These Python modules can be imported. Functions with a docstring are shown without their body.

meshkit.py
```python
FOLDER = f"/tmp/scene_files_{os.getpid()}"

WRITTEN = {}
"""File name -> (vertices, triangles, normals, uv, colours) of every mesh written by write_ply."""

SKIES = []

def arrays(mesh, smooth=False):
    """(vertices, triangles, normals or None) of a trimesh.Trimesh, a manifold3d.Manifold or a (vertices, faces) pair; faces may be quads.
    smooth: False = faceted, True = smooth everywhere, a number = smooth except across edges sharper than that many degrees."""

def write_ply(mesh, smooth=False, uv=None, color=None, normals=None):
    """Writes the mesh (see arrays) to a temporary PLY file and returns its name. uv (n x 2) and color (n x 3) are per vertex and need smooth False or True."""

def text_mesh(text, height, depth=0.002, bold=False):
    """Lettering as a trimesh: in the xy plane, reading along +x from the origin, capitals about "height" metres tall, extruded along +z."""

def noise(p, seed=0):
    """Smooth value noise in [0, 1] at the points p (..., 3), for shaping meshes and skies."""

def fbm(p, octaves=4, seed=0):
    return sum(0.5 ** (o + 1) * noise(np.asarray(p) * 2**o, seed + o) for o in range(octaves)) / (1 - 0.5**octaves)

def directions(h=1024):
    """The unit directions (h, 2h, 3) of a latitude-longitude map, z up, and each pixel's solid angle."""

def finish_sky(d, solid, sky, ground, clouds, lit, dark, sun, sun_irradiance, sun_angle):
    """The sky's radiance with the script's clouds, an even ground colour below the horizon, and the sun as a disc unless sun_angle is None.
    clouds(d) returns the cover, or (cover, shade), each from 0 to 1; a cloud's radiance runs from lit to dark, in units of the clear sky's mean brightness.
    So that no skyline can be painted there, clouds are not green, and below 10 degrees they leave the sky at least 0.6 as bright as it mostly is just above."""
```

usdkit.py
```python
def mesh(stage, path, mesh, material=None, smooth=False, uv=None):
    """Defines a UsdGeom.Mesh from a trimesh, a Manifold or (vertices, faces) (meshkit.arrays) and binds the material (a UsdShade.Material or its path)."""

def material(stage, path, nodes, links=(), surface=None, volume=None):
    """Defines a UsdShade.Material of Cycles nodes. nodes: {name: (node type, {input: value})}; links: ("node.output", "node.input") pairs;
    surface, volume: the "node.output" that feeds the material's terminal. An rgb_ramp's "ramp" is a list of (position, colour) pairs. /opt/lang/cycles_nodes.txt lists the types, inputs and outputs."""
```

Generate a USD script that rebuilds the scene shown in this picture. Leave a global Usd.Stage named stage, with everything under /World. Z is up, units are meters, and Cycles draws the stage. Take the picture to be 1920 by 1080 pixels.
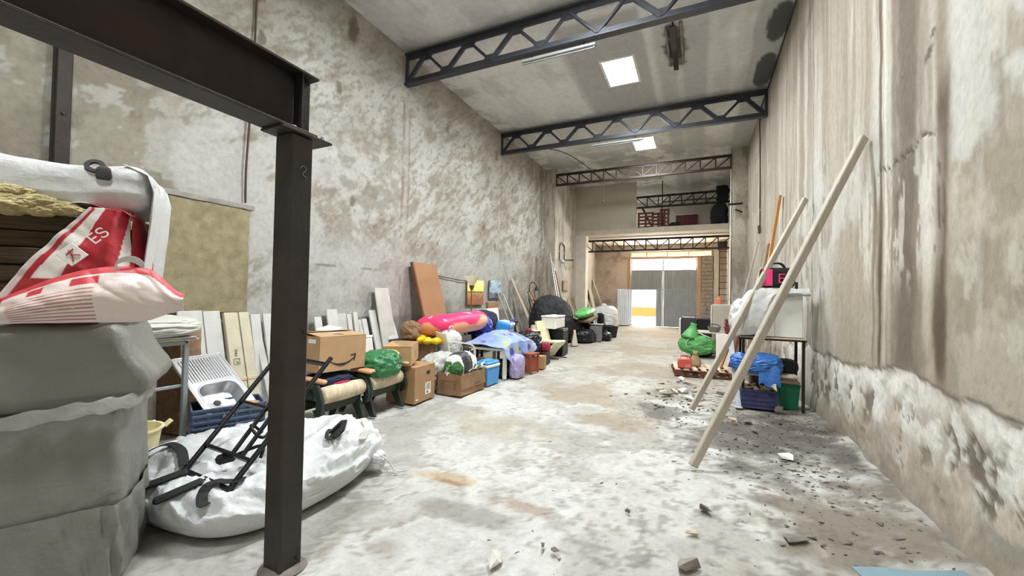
import math, random
import numpy as np, trimesh, usdkit, meshkit
from pxr import Usd, UsdGeom, UsdLux, UsdShade, Sdf, Gf, Vt
from shapely.geometry import Polygon, Point
from scipy.spatial import ConvexHull

stage = Usd.Stage.CreateInMemory()
UsdGeom.SetStageUpAxis(stage, UsdGeom.Tokens.z)
UsdGeom.SetStageMetersPerUnit(stage, 1.0)
UsdGeom.Xform.Define(stage, '/World'); UsdGeom.Scope.Define(stage, '/World/Looks')
PI = math.pi
V = lambda *a: np.array(a, float)

# ---------------------------------------------------------------- camera, sky, daylight, exposure
EXPOSURE = 0.0
cam = UsdGeom.Camera.Define(stage, '/World/camera')
FPX, YAW, PITCH, ROLL = 750.0, 0.436, 0.0181, 0.0198
fw = V(-math.sin(YAW)*math.cos(PITCH), math.cos(YAW)*math.cos(PITCH), math.sin(PITCH))
r0 = V(math.cos(YAW), math.sin(YAW), 0); u0 = np.cross(r0, fw)
rt = r0*math.cos(ROLL)+u0*math.sin(ROLL); up = u0*math.cos(ROLL)-r0*math.sin(ROLL)
m = np.eye(4); m[0,:3] = rt; m[1,:3] = up; m[2,:3] = -fw; m[3,:3] = (0, 0, 1.57)
cam.AddTransformOp().Set(Gf.Matrix4d(*m.ravel()))
cam.CreateHorizontalApertureAttr(36.0); cam.CreateFocalLengthAttr(36.0*FPX/1920)
cam.CreateClippingRangeAttr(Gf.Vec2f(0.05, 500)); cam.CreateExposureAttr(EXPOSURE)

usdkit.material(stage, '/World/Looks/sky_light', {
    "sky": ("sky_texture", {"sky_type": "hosek_wilkie", "sun_direction": (-0.35, 0.5, 0.8), "turbidity": 3.5, "ground_albedo": 0.4}),
    "cl": ("noise_texture", {"scale": 2.2, "detail": 6.0, "roughness": 0.6}), "tc": ("texture_coordinate", {}),
    "rp": ("rgb_ramp", {"ramp": [(0.4, (0, 0, 0)), (0.62, (1, 1, 1))]}),
    "mx": ("mix_color", {"b": (1.0, 0.98, 0.95)}),
    "bg": ("background_shader", {"strength": 16.0})},
    [("tc.generated", "cl.vector"), ("cl.fac", "rp.fac"), ("rp.color", "mx.fac"), ("sky.color", "mx.a"), ("mx.result", "bg.color")], surface="bg.background")
dome = UsdLux.DomeLight.Define(stage, '/World/sky'); dome.CreateIntensityAttr(1.0)
UsdShade.MaterialBindingAPI.Apply(dome.GetPrim()).Bind(UsdShade.Material.Get(stage, '/World/Looks/sky_light'))
sun = UsdLux.DistantLight.Define(stage, '/World/sun')
sun.CreateIntensityAttr(55.0); sun.CreateAngleAttr(0.53); sun.CreateColorAttr(Gf.Vec3f(1.0, 0.93, 0.82))
sun.AddRotateXYZOp().Set(Gf.Vec3f(-30, -5, 0))       # high sun over the street

def rect_light(name, loc, rot, w, h, power, col):
    L = UsdLux.RectLight.Define(stage, '/World/'+name); L.CreateWidthAttr(w); L.CreateHeightAttr(h)
    L.CreateIntensityAttr(power); L.CreateColorAttr(Gf.Vec3f(*col))
    L.AddTranslateOp().Set(Gf.Vec3d(*loc)); L.AddRotateXYZOp().Set(Gf.Vec3f(*rot))
SKYLIGHTS = [(-1.70, 4.75), (-1.70, 9.45), (-1.73, 14.2), (-1.70, 0.0), (-4.0, 21.1)]   # centres of the roof lights
SKYPOWER = [215, 190, 170, 140, 60]
for (sx, sy), pw in zip(SKYLIGHTS, SKYPOWER):
    rect_light('skylight_daylight_%d' % (SKYLIGHTS.index((sx, sy))+1), (sx, sy, 6.88), (0, 0, 0), 0.66, 1.1, pw, (0.93, 0.98, 1.0))

rect_light('gate_grille_daylight', (-1.77, 23.50, 3.40), (-90, 0, 0), 3.3, 0.56, 100, (1.0, 0.93, 0.82))

# ---------------------------------------------------------------- helpers: names, things, parts
used = {}
def numbered(parent, name):
    k = (parent, name); n = used.get(k, 0); used[k] = n+1
    return name if n == 0 else '%s_%03d' % (name, n)
def tag(p, label=None, cat=None, group=None, kind=None):
    p = p.GetPrim() if hasattr(p, 'GetPrim') else p
    for k, v in (('label', label), ('category', cat), ('group', group), ('kind', kind)):
        if v: p.SetCustomDataByKey(k, v)
    return p
def thing(name, label, cat, loc=(0, 0, 0), rot=(0, 0, 0), group=None, kind=None):
    x = UsdGeom.Xform.Define(stage, '/World/'+numbered('/World', name))
    x.AddTranslateOp().Set(Gf.Vec3d(*map(float, loc)))
    if any(rot): x.AddRotateXYZOp().Set(Gf.Vec3f(*map(float, rot)))
    return tag(x, label, cat, group, kind)
def part(parent, name, mesh, mat, smooth=30, label=None, kind=None):
    base = str(parent.GetPath()) if parent is not None else '/World'
    p = usdkit.mesh(stage, base+'/'+numbered(base, name), mesh, '/World/Looks/'+mat, smooth=smooth)
    return tag(p, label, None, None, kind)
def solo(name, label, cat, mesh, mat, loc=(0, 0, 0), rot=(0, 0, 0), smooth=30, group=None, kind=None):
    p = usdkit.mesh(stage, '/World/'+numbered('/World', name), mesh, '/World/Looks/'+mat, smooth=smooth)
    p.AddTranslateOp().Set(Gf.Vec3d(*map(float, loc)))
    if any(rot): p.AddRotateXYZOp().Set(Gf.Vec3f(*map(float, rot)))
    return tag(p, label, cat, group, kind)
def struct(name, mesh=None, mat=None, smooth=False):
    if mesh is None:
        return tag(UsdGeom.Xform.Define(stage, '/World/'+numbered('/World', name)), kind='structure')
    return tag(usdkit.mesh(stage, '/World/'+numbered('/World', name), mesh, '/World/Looks/'+mat, smooth=smooth), kind='structure')
def copy_of(src, label, loc, rot=(0, 0, 0), group=None):
    nm = src.GetName().rstrip('0123456789').rstrip('_')
    cat = src.GetCustomDataByKey('category')
    x = UsdGeom.Xform.Define(stage, '/World/'+numbered('/World', nm))
    x.GetPrim().GetReferences().AddInternalReference(src.GetPath())
    x.ClearXformOpOrder()
    x.GetPrim().GetAttribute('xformOp:translate').Set(Gf.Vec3d(*map(float, loc)))
    ops = [x.GetPrim().GetAttribute('xformOp:translate')]
    UsdGeom.XformCommonAPI(x)
    a = x.GetPrim().CreateAttribute('xformOp:rotateXYZ', Sdf.ValueTypeNames.Float3); a.Set(Gf.Vec3f(*map(float, rot)))
    x.GetPrim().CreateAttribute('xformOpOrder', Sdf.ValueTypeNames.TokenArray, False).Set(Vt.TokenArray(['xformOp:translate', 'xformOp:rotateXYZ']))
    x.GetPrim().SetInstanceable(True)
    return tag(x, label, cat, group or src.GetCustomDataByKey('group'))

# ---------------------------------------------------------------- helpers: materials
def lin(c):
    c = np.asarray(c, float)/255.0
    return np.where(c < 0.04045, c/12.92, ((c+0.055)/1.055)**2.4)
def mat(name, rgb, rough=0.6, metal=0.0, var=0.18, scale=6.0, bump=0.15, bscale=60.0, spec=0.4, rgb2=None, stretch=(1, 1, 1), lo=0.35, hi=0.65, trans=0.0, coat=0.0, dist=0.01, detail=5.0, sheen=0.0):
    a = lin(rgb); b = lin(rgb2) if rgb2 is not None else None
    ramp = [(lo, tuple(a*(1-var))), (hi, tuple(np.minimum(a*(1+var*0.6), 0.95)))] if b is None else [(lo, tuple(a)), (hi, tuple(b))]
    pr = {"roughness": rough, "metallic": metal, "specular_ior_level": spec, "coat_weight": coat, "sheen_weight": sheen}
    nodes = {"tc": ("texture_coordinate", {}), "mp": ("mapping", {"scale": stretch}),
             "n": ("noise_texture", {"scale": scale, "detail": detail, "roughness": 0.6}), "r": ("rgb_ramp", {"ramp": ramp}),
             "n2": ("noise_texture", {"scale": bscale, "detail": 4.0, "roughness": 0.6}), "b": ("bump", {"strength": bump, "distance": dist}),
             "p": ("principled_bsdf", pr)}
    links = [("tc.object", "mp.vector"), ("mp.vector", "n.vector"), ("n.fac", "r.fac"), ("r.color", "p.base_color"), ("mp.vector", "n2.vector"), ("n2.fac", "b.height"), ("b.normal", "p.normal")]
    surf = "p.BSDF"
    if trans:
        nodes["t"] = ("translucent_bsdf", {}); nodes["mc"] = ("mix_closure", {"fac": trans})
        links += [("r.color", "t.color"), ("p.BSDF", "mc.closure1"), ("t.BSDF", "mc.closure2")]; surf = "mc.closure"
    usdkit.material(stage, '/World/Looks/'+name, nodes, links, surface=surf)
def paint_mat(name, fine=26.0, grain=0.22, bump=0.5, rough=0.85, stretch=(1, 1, 1), bdist=0.02, bscale=18.0):
    """Surface whose stains come from the mesh's own colour primvar, with fine procedural grain over it."""
    usdkit.material(stage, '/World/Looks/'+name, {
        "at": ("attribute", {"attribute": "stain"}), "ge": ("geometry", {}), "mp": ("mapping", {"scale": stretch}),
        "n": ("noise_texture", {"scale": fine, "detail": 7.0, "roughness": 0.68}),
        "r": ("rgb_ramp", {"ramp": [(0.3, (1-grain,)*3), (0.5, (1, 1, 1)), (0.7, (1+grain*0.6,)*3)]}),
        "mx": ("mix_color", {"blend_type": "multiply", "fac": 1.0, "use_clamp": False}),
        "n2": ("noise_texture", {"scale": bscale, "detail": 8.0, "roughness": 0.7}), "b": ("bump", {"strength": bump, "distance": bdist}),
        "p": ("principled_bsdf", {"roughness": rough, "specular_ior_level": 0.25})},
        [("ge.position", "mp.vector"), ("mp.vector", "n.vector"), ("n.fac", "r.fac"), ("at.color", "mx.a"), ("r.color", "mx.b"), ("mx.result", "p.base_color"),
         ("mp.vector", "n2.vector"), ("n2.fac", "b.height"), ("b.normal", "p.normal")], surface="p.BSDF")
def emit(name, rgb, strength):
    usdkit.material(stage, '/World/Looks/'+name, {"e": ("emission", {"color": tuple(lin(rgb)), "strength": strength})}, [], surface="e.emission")

# ---------------------------------------------------------------- helpers: meshes
cat_ = trimesh.util.concatenate
def join(*ms):
    ms = [m for m in ms if m is not None]
    return cat_([m if isinstance(m, trimesh.Trimesh) else trimesh.Trimesh(*meshkit.arrays(m)[:2], process=False) for m in ms])
def move(m, t): m = m.copy(); m.apply_translation(t); return m
def turn(m, ang, axis, pt=(0, 0, 0)):
    m = m.copy(); m.apply_transform(trimesh.transformations.rotation_matrix(math.radians(ang), axis, pt)); return m
def hull(pts):
    pts = np.asarray(pts, float); h = ConvexHull(pts); idx = h.simplices.copy(); c = pts.mean(0)
    tri = pts[idx]; n = np.cross(tri[:, 1]-tri[:, 0], tri[:, 2]-tri[:, 0])
    flip = ((tri.mean(1)-c)*n).sum(1) < 0; idx[flip] = idx[flip][:, ::-1]
    u, inv = np.unique(idx, return_inverse=True)
    return trimesh.Trimesh(pts[u], inv.reshape(idx.shape), process=False)
def box(sx, sy, sz, c=(0, 0, 0), bv=None):
    """Bevelled box centred at c."""
    bv = min(sx, sy, sz)*0.12 if bv is None else bv
    h = V(sx, sy, sz)/2; pts = []
    for s in np.ndindex(2, 2, 2):
        sg = V(*s)*2-1
        for k in range(3):
            e = h-bv; e[k] = h[k]; pts.append(sg*e)
    return move(hull(pts), c)
def gbox(sx, sy, sz, c=(0, 0, 0), r=None, e=0.1):
    """Rounded box on an even grid, for draping and crumpling."""
    h = V(sx, sy, sz)/2; r = min(h)*0.24 if r is None else min(r, min(h)*0.98); vs, fs, o = [], [], 0
    for ax in range(3):
        a, b = (ax+1) % 3, (ax+2) % 3; na, nb = (max(3, int(2*h[q]/e)+1) for q in (a, b))
        ga, gb = (np.unique(np.concatenate([np.linspace(-h[q], h[q], n_+1), [-h[q]+r, h[q]-r, -h[q]+r*0.35, h[q]-r*0.35]])) for q, n_ in ((a, na), (b, nb)))
        for s in (-1, 1):
            A, B = np.meshgrid(ga, gb, indexing='ij'); P = np.zeros(A.shape+(3,)); P[..., a], P[..., b], P[..., ax] = A, B, s*h[ax]
            I = np.arange(A.size).reshape(A.shape)+o; o += A.size; q = [I[:-1, :-1].ravel(), I[1:, :-1].ravel(), I[1:, 1:].ravel(), I[:-1, 1:].ravel()]; q = q if s > 0 else q[::-1]
            vs.append(P.reshape(-1, 3)); fs += [np.stack([q[0], q[1], q[2]], 1), np.stack([q[0], q[2], q[3]], 1)]
    v = np.vstack(vs); i = np.clip(v, -h+r, h-r); d = v-i; L_ = np.linalg.norm(d, axis=1, keepdims=True); v = np.where(L_ > 1e-9, i+d/np.maximum(L_, 1e-9)*r, v)
    m = trimesh.Trimesh(v+V(*c), np.vstack(fs), process=False); m.merge_vertices(digits_vertex=6); m.update_faces(m.nondegenerate_faces()); return m
def bar(a, b, w, t, side=(0, 0, 1), bv=None):
    """Bevelled bar from a to b, w wide along side, t thick."""
    a, b = V(*a), V(*b); d = b-a; L = np.linalg.norm(d); d /= L
    s = V(*side); s = s-d*(s@d); s /= np.linalg.norm(s); n = np.cross(d, s)
    m = box(w, t, L, bv=min(w, t)*0.15 if bv is None else bv)
    M = np.eye(4); M[:3, 0] = s; M[:3, 1] = np.cross(d, s); M[:3, 2] = d; M[:3, 3] = (a+b)/2
    m.apply_transform(M); return m
def tube(path, r, n=8, closed=False):
    P = np.asarray(path, float); k = len(P)
    rr = np.broadcast_to(np.asarray(r, float), (k,))
    if closed: T = np.roll(P, -1, 0)-np.roll(P, 1, 0)
    else: T = np.gradient(P, axis=0)
    T /= np.linalg.norm(T, axis=1)[:, None]
    ref = V(0, 0, 1) if abs(T[:, 2]).mean() < 0.8 else V(1, 0, 0)
    A = np.cross(T, ref); A /= np.maximum(np.linalg.norm(A, axis=1), 1e-9)[:, None]; B = np.cross(T, A)
    th = np.linspace(0, 2*PI, n, endpoint=False)
    v = P[:, None]+rr[:, None, None]*(A[:, None]*np.cos(th)[None, :, None]+B[:, None]*np.sin(th)[None, :, None])
    f = []
    for i in range(k if closed else k-1):
        j = (i+1) % k
        for q in range(n):
            p = (q+1) % n; f += [(i*n+q, j*n+q, j*n+p), (i*n+q, j*n+p, i*n+p)]
    v = v.reshape(-1, 3)
    if not closed:
        v = np.vstack([v, P[0], P[-1]]); e = k*n
        for q in range(n):
            p = (q+1) % n; f += [(e, q, p), (e+1, (k-1)*n+p, (k-1)*n+q)]
    m = trimesh.Trimesh(v, f, process=False)
    if m.volume < 0: m.invert()
    return m
def spline(pts, n=24, closed=False):
    from scipy.interpolate import CubicSpline
    P = np.asarray(pts, float)
    if closed: P = np.vstack([P, P[:1]])
    t = np.arange(len(P)); cs = CubicSpline(t, P, bc_type='periodic' if closed else 'natural')
    return cs(np.linspace(0, len(P)-1, n, endpoint=not closed))
def lathe(prof, n=24, c=(0, 0, 0)):
    P = np.asarray(prof, float); k = len(P); th = np.linspace(0, 2*PI, n, endpoint=False)
    v = np.stack([P[:, 0, None]*np.cos(th), P[:, 0, None]*np.sin(th), np.broadcast_to(P[:, 1, None], (k, n))], -1).reshape(-1, 3)
    f = []
    for i in range(k-1):
        for q in range(n):
            p = (q+1) % n; f += [(i*n+q, i*n+p, (i+1)*n+p), (i*n+q, (i+1)*n+p, (i+1)*n+q)]
    m = trimesh.Trimesh(v+V(*c), f, process=True)
    if m.volume < 0: m.invert()
    return m
def prism(pts, h, holes=None):
    return trimesh.creation.extrude_polygon(Polygon(pts, holes), h, engine='earcut')
def frame_map(m, o, ex, ey, ez):
    """Place a mesh built in xyz into the frame (ex, ey, ez) at o."""
    M = np.eye(4); M[:3, 0], M[:3, 1], M[:3, 2], M[:3, 3] = ex, ey, ez, o
    m = m.copy(); m.apply_transform(M)
    if np.linalg.det(M[:3, :3]) < 0: m.invert()
    return m
def sheet(P, t=0.004):
    """Closed thin solid from a grid of points (nu, nv, 3)."""
    P = np.asarray(P, float); nu, nv = P.shape[:2]
    du = np.gradient(P, axis=0); dv = np.gradient(P, axis=1); n = np.cross(du, dv); n /= np.maximum(np.linalg.norm(n, axis=-1, keepdims=True), 1e-9)
    v = np.vstack([(P+n*t/2).reshape(-1, 3), (P-n*t/2).reshape(-1, 3)]); o = nu*nv; f = []
    I = np.arange(o).reshape(nu, nv)
    a, b, c, d = I[:-1, :-1].ravel(), I[1:, :-1].ravel(), I[1:, 1:].ravel(), I[:-1, 1:].ravel()
    F = [np.stack([a, b, c], 1), np.stack([a, c, d], 1), np.stack([a+o, c+o, b+o], 1), np.stack([a+o, d+o, c+o], 1)]
    rim = np.concatenate([I[:, 0], I[-1, 1:], I[-2::-1, -1], I[0, -2:0:-1]]); nx = np.roll(rim, -1)
    F += [np.stack([rim, rim+o, nx], 1), np.stack([nx, rim+o, nx+o], 1)]
    return trimesh.Trimesh(v, np.vstack(F), process=False)
_TAB = np.random.default_rng(4242).random(65536).astype(np.float32)
def noise2(x, y, seed):
    i, j = np.floor(x).astype(np.int64), np.floor(y).astype(np.int64); a, b = (x-i).astype(np.float32), (y-j).astype(np.float32); a, b = a*a*(3-2*a), b*b*(3-2*b)
    def h(i, j): q = (i*374761393+j*668265263+seed*144665+97) & 0xFFFFFFFF; return _TAB[((q ^ (q >> 13))*1274126177 >> 8) & 65535]
    return (h(i, j)*(1-a)+h(i+1, j)*a)*(1-b)+(h(i, j+1)*(1-a)+h(i+1, j+1)*a)*b
def fbm(p, s=1.0, o=4, seed=0):
    """Fractal noise; on the flat surfaces (third coordinate constant) a rougher, two-dimensional one."""
    p = np.asarray(p, float)*s
    if p.ndim == 3 and p.size > 3000 and np.ptp(p[..., 2]) == 0:
        g, k, t, w, c, d = 0.62, o+2 if o > 2 else o, 0, 0, math.cos(0.6), math.sin(0.6); x, y = p[..., 0], p[..., 1]
        for q in range(k): t = t+g**q*noise2(x*2**q, y*2**q, seed+q*17); w += g**q; x, y = x*c-y*d+3.1, x*d+y*c+1.7
        v = t/w; return np.clip(0.5+(v-0.5)*1.75, 0, 1)
    return meshkit.fbm(p, o, seed)
def sm(a, b, x): t = np.clip((x-a)/(b-a), 0, 1); return t*t*(3-2*t)
_ico = {}
def ico(k):
    if k not in _ico: _ico[k] = trimesh.creation.icosphere(k)
    return _ico[k].copy()
def blob(rx, ry, rz, seed=0, sub=4, amp=0.08, fs=3.0, crease=0.06, cs=5.0, p=2.6, flat=True, base=0.0):
    """A stuffed bag: super-ellipsoid with lumps and sharp creases, flat underneath; base at z = 0."""
    m = ico(sub); v = m.vertices.copy(); q = np.abs(v)**p; v = v/(q.sum(1)**(1/p))[:, None]
    off = seed*7.31
    lump = fbm(v+off, fs*0.6, 3, seed)-0.5
    rid = 1-2*np.abs(fbm(v+off+3, cs*0.6, 3, seed+5)-0.5)*2.0
    rid2 = 1-2*np.abs(fbm(v*V(1, 1, 2.2)+off+9, cs*1.5, 3, seed+9)-0.5)*2.0
    v = v*(1+amp*2*lump+crease*rid+crease*0.5*rid2)[:, None]*V(rx, ry, rz)
    if flat:
        z = v[:, 2]; lo = -rz*0.78
        z = np.where(z < lo, lo+(z-lo)*0.08, z); v[:, 2] = z-z.min()+base
    m.vertices = v; return m
def grid_surface(O, U, W, us, vs, height=None, color=None, hole=None, name='floor', mat='plaster', parent=None, kindset=True, grey=0.12, tone=1.0, lift=1.0):
    """A displaced wall/floor/ceiling as grid O + u*U + w*W (+ height * normal) with a stain colour on every vertex."""
    O, U, W = V(*O), V(*U), V(*W); N = np.cross(U, W)
    uu, ww = np.meshgrid(us, vs, indexing='ij')
    P = O+uu[..., None]*U+ww[..., None]*W
    if height is not None: P = P+height(uu, ww)[..., None]*N
    nu, nv = len(us), len(vs); I = np.arange(nu*nv).reshape(nu, nv)
    a, b, c, d = I[:-1, :-1].ravel(), I[1:, :-1].ravel(), I[1:, 1:].ravel(), I[:-1, 1:].ravel()
    if hole is not None:
        um, wm = (us[:-1]+us[1:])/2, (vs[:-1]+vs[1:])/2; k = ~hole(*np.meshgrid(um, wm, indexing='ij')).ravel(); a, b, c, d = a[k], b[k], c[k], d[k]
    F = np.vstack([np.stack([a, b, c], 1), np.stack([a, c, d], 1)])
    base = '/World' if parent is None else str(parent.GetPath())
    g = usdkit.mesh(stage, base+'/'+numbered(base, name), trimesh.Trimesh(P.reshape(-1, 3), F, process=False), '/World/Looks/'+mat, smooth=True)
    col = color(uu, ww).reshape(-1, 3); dk = 252-col; col = 252-dk*(lift*(0.72+0.45*np.clip(dk/110, 0, 1.3)) if lift < 1 else 1.0); gr = col@V(0.3, 0.59, 0.11); col = (col*(1-grey)+gr[:, None]*grey*V(1.0, 0.995, 0.975))*np.asarray(tone)
    UsdGeom.PrimvarsAPI(g).CreatePrimvar('stain', Sdf.ValueTypeNames.Color3fArray, 'vertex').Set(Vt.Vec3fArray.FromNumpy(np.clip(lin(col), 0, 1).astype(np.float32)))
    if kindset: tag(g, kind='structure')
    return g
def lines(a, b, step, extra=()):
    s = np.linspace(a, b, max(2, int(round((b-a)/step))+1))
    e = np.array(extra, float)
    if len(e): s = s[np.min(np.abs(s[:, None]-e[None]), 1) > step*0.3]; s = np.concatenate([s, e])
    return np.unique(np.sort(s))
def mixc(a, b, t): return np.asarray(a, float)*(1-t[..., None])+np.asarray(b, float)*t[..., None]
def P3(u, w, k=0.0): return np.stack([u, w, np.full_like(u, k)], -1)
# ---------------------------------------------------------------- materials
paint_mat('plaster_left', fine=14.0, grain=0.16, bump=0.4, bdist=0.025, bscale=14)
paint_mat('plaster_right', fine=16.0, grain=0.16, bump=0.4, bdist=0.03, bscale=16, stretch=(1, 1.2, 0.8))
paint_mat('plaster_ceiling', fine=9.0, grain=0.12, bump=0.35, bdist=0.02)
paint_mat('concrete_floor', fine=30.0, grain=0.16, bump=0.5, rough=0.8, bdist=0.015, bscale=22)
mat('plain_plaster', (206, 198, 185), 0.85, var=0.15, scale=1.6, bump=0.3, bscale=20)
mat('parapet_paint', (182, 175, 162), 0.85, var=0.08, scale=1.2, bump=0.15, bscale=30)
mat('slab_concrete', (196, 186, 170), 0.85, var=0.15, scale=2.5, bump=0.3, bscale=25)
mat('rusty_steel', (46, 40, 36), 0.55, 0.25, rgb2=(68, 56, 48), scale=3.5, bump=0.25, bscale=70, lo=0.4, hi=0.75)
mat('dark_rust', (36, 27, 23), 0.6, 0.25, rgb2=(50, 37, 31), scale=4.0, bump=0.25, bscale=60)
mat('truss_blue', (56, 58, 64), 0.5, 0.2, var=0.2, scale=5.0, bump=0.15)
mat('truss_brown', (62, 50, 46), 0.55, 0.2, var=0.2, scale=5.0, bump=0.15)
mat('white_shaft', (226, 224, 218), 0.8, var=0.1)
mat('gate_grey', (160, 167, 172), 0.5, 0.1, var=0.08, scale=2.0, bump=0.05)
mat('gate_leaf', (196, 204, 212), 0.45, 0.2, var=0.06, scale=2.0, bump=0.05)
mat('wood_trim', (196, 158, 130), 0.7, var=0.2, scale=4, stretch=(6, 6, 1))
mat('block_grey', (160, 150, 138), 0.9, var=0.22, scale=9, bump=0.5, bscale=50)
mat('street_ground', (205, 196, 184), 0.9, var=0.1)
mat('street_wall', (238, 232, 222), 0.85, var=0.06)
mat('street_orange', (205, 98, 40), 0.7, var=0.1)
mat('dark_iron', (40, 36, 34), 0.55, 0.3, var=0.2)
usdkit.material(stage, '/World/Looks/transom_pane', {"tl": ("translucent_bsdf", {"color": (0.85, 0.78, 0.6)}), "df": ("diffuse_bsdf", {"color": (0.8, 0.72, 0.55)}), "m": ("mix_closure", {"fac": 0.7})},
    [("df.BSDF", "m.closure1"), ("tl.BSDF", "m.closure2")], surface="m.closure")
usdkit.material(stage, '/World/Looks/opal_sheet', {"tl": ("translucent_bsdf", {"color": (0.7, 0.72, 0.72)}), "df": ("diffuse_bsdf", {"color": (0.8, 0.82, 0.82)}), "m": ("mix_closure", {"fac": 0.6})},
    [("df.BSDF", "m.closure1"), ("tl.BSDF", "m.closure2")], surface="m.closure")

# ---------------------------------------------------------------- the shell
XL, XR, XL2, XR2, YM, YF, ZC = -5.86, 1.51, -5.40, 1.30, 18.8, 23.3, 6.85

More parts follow.
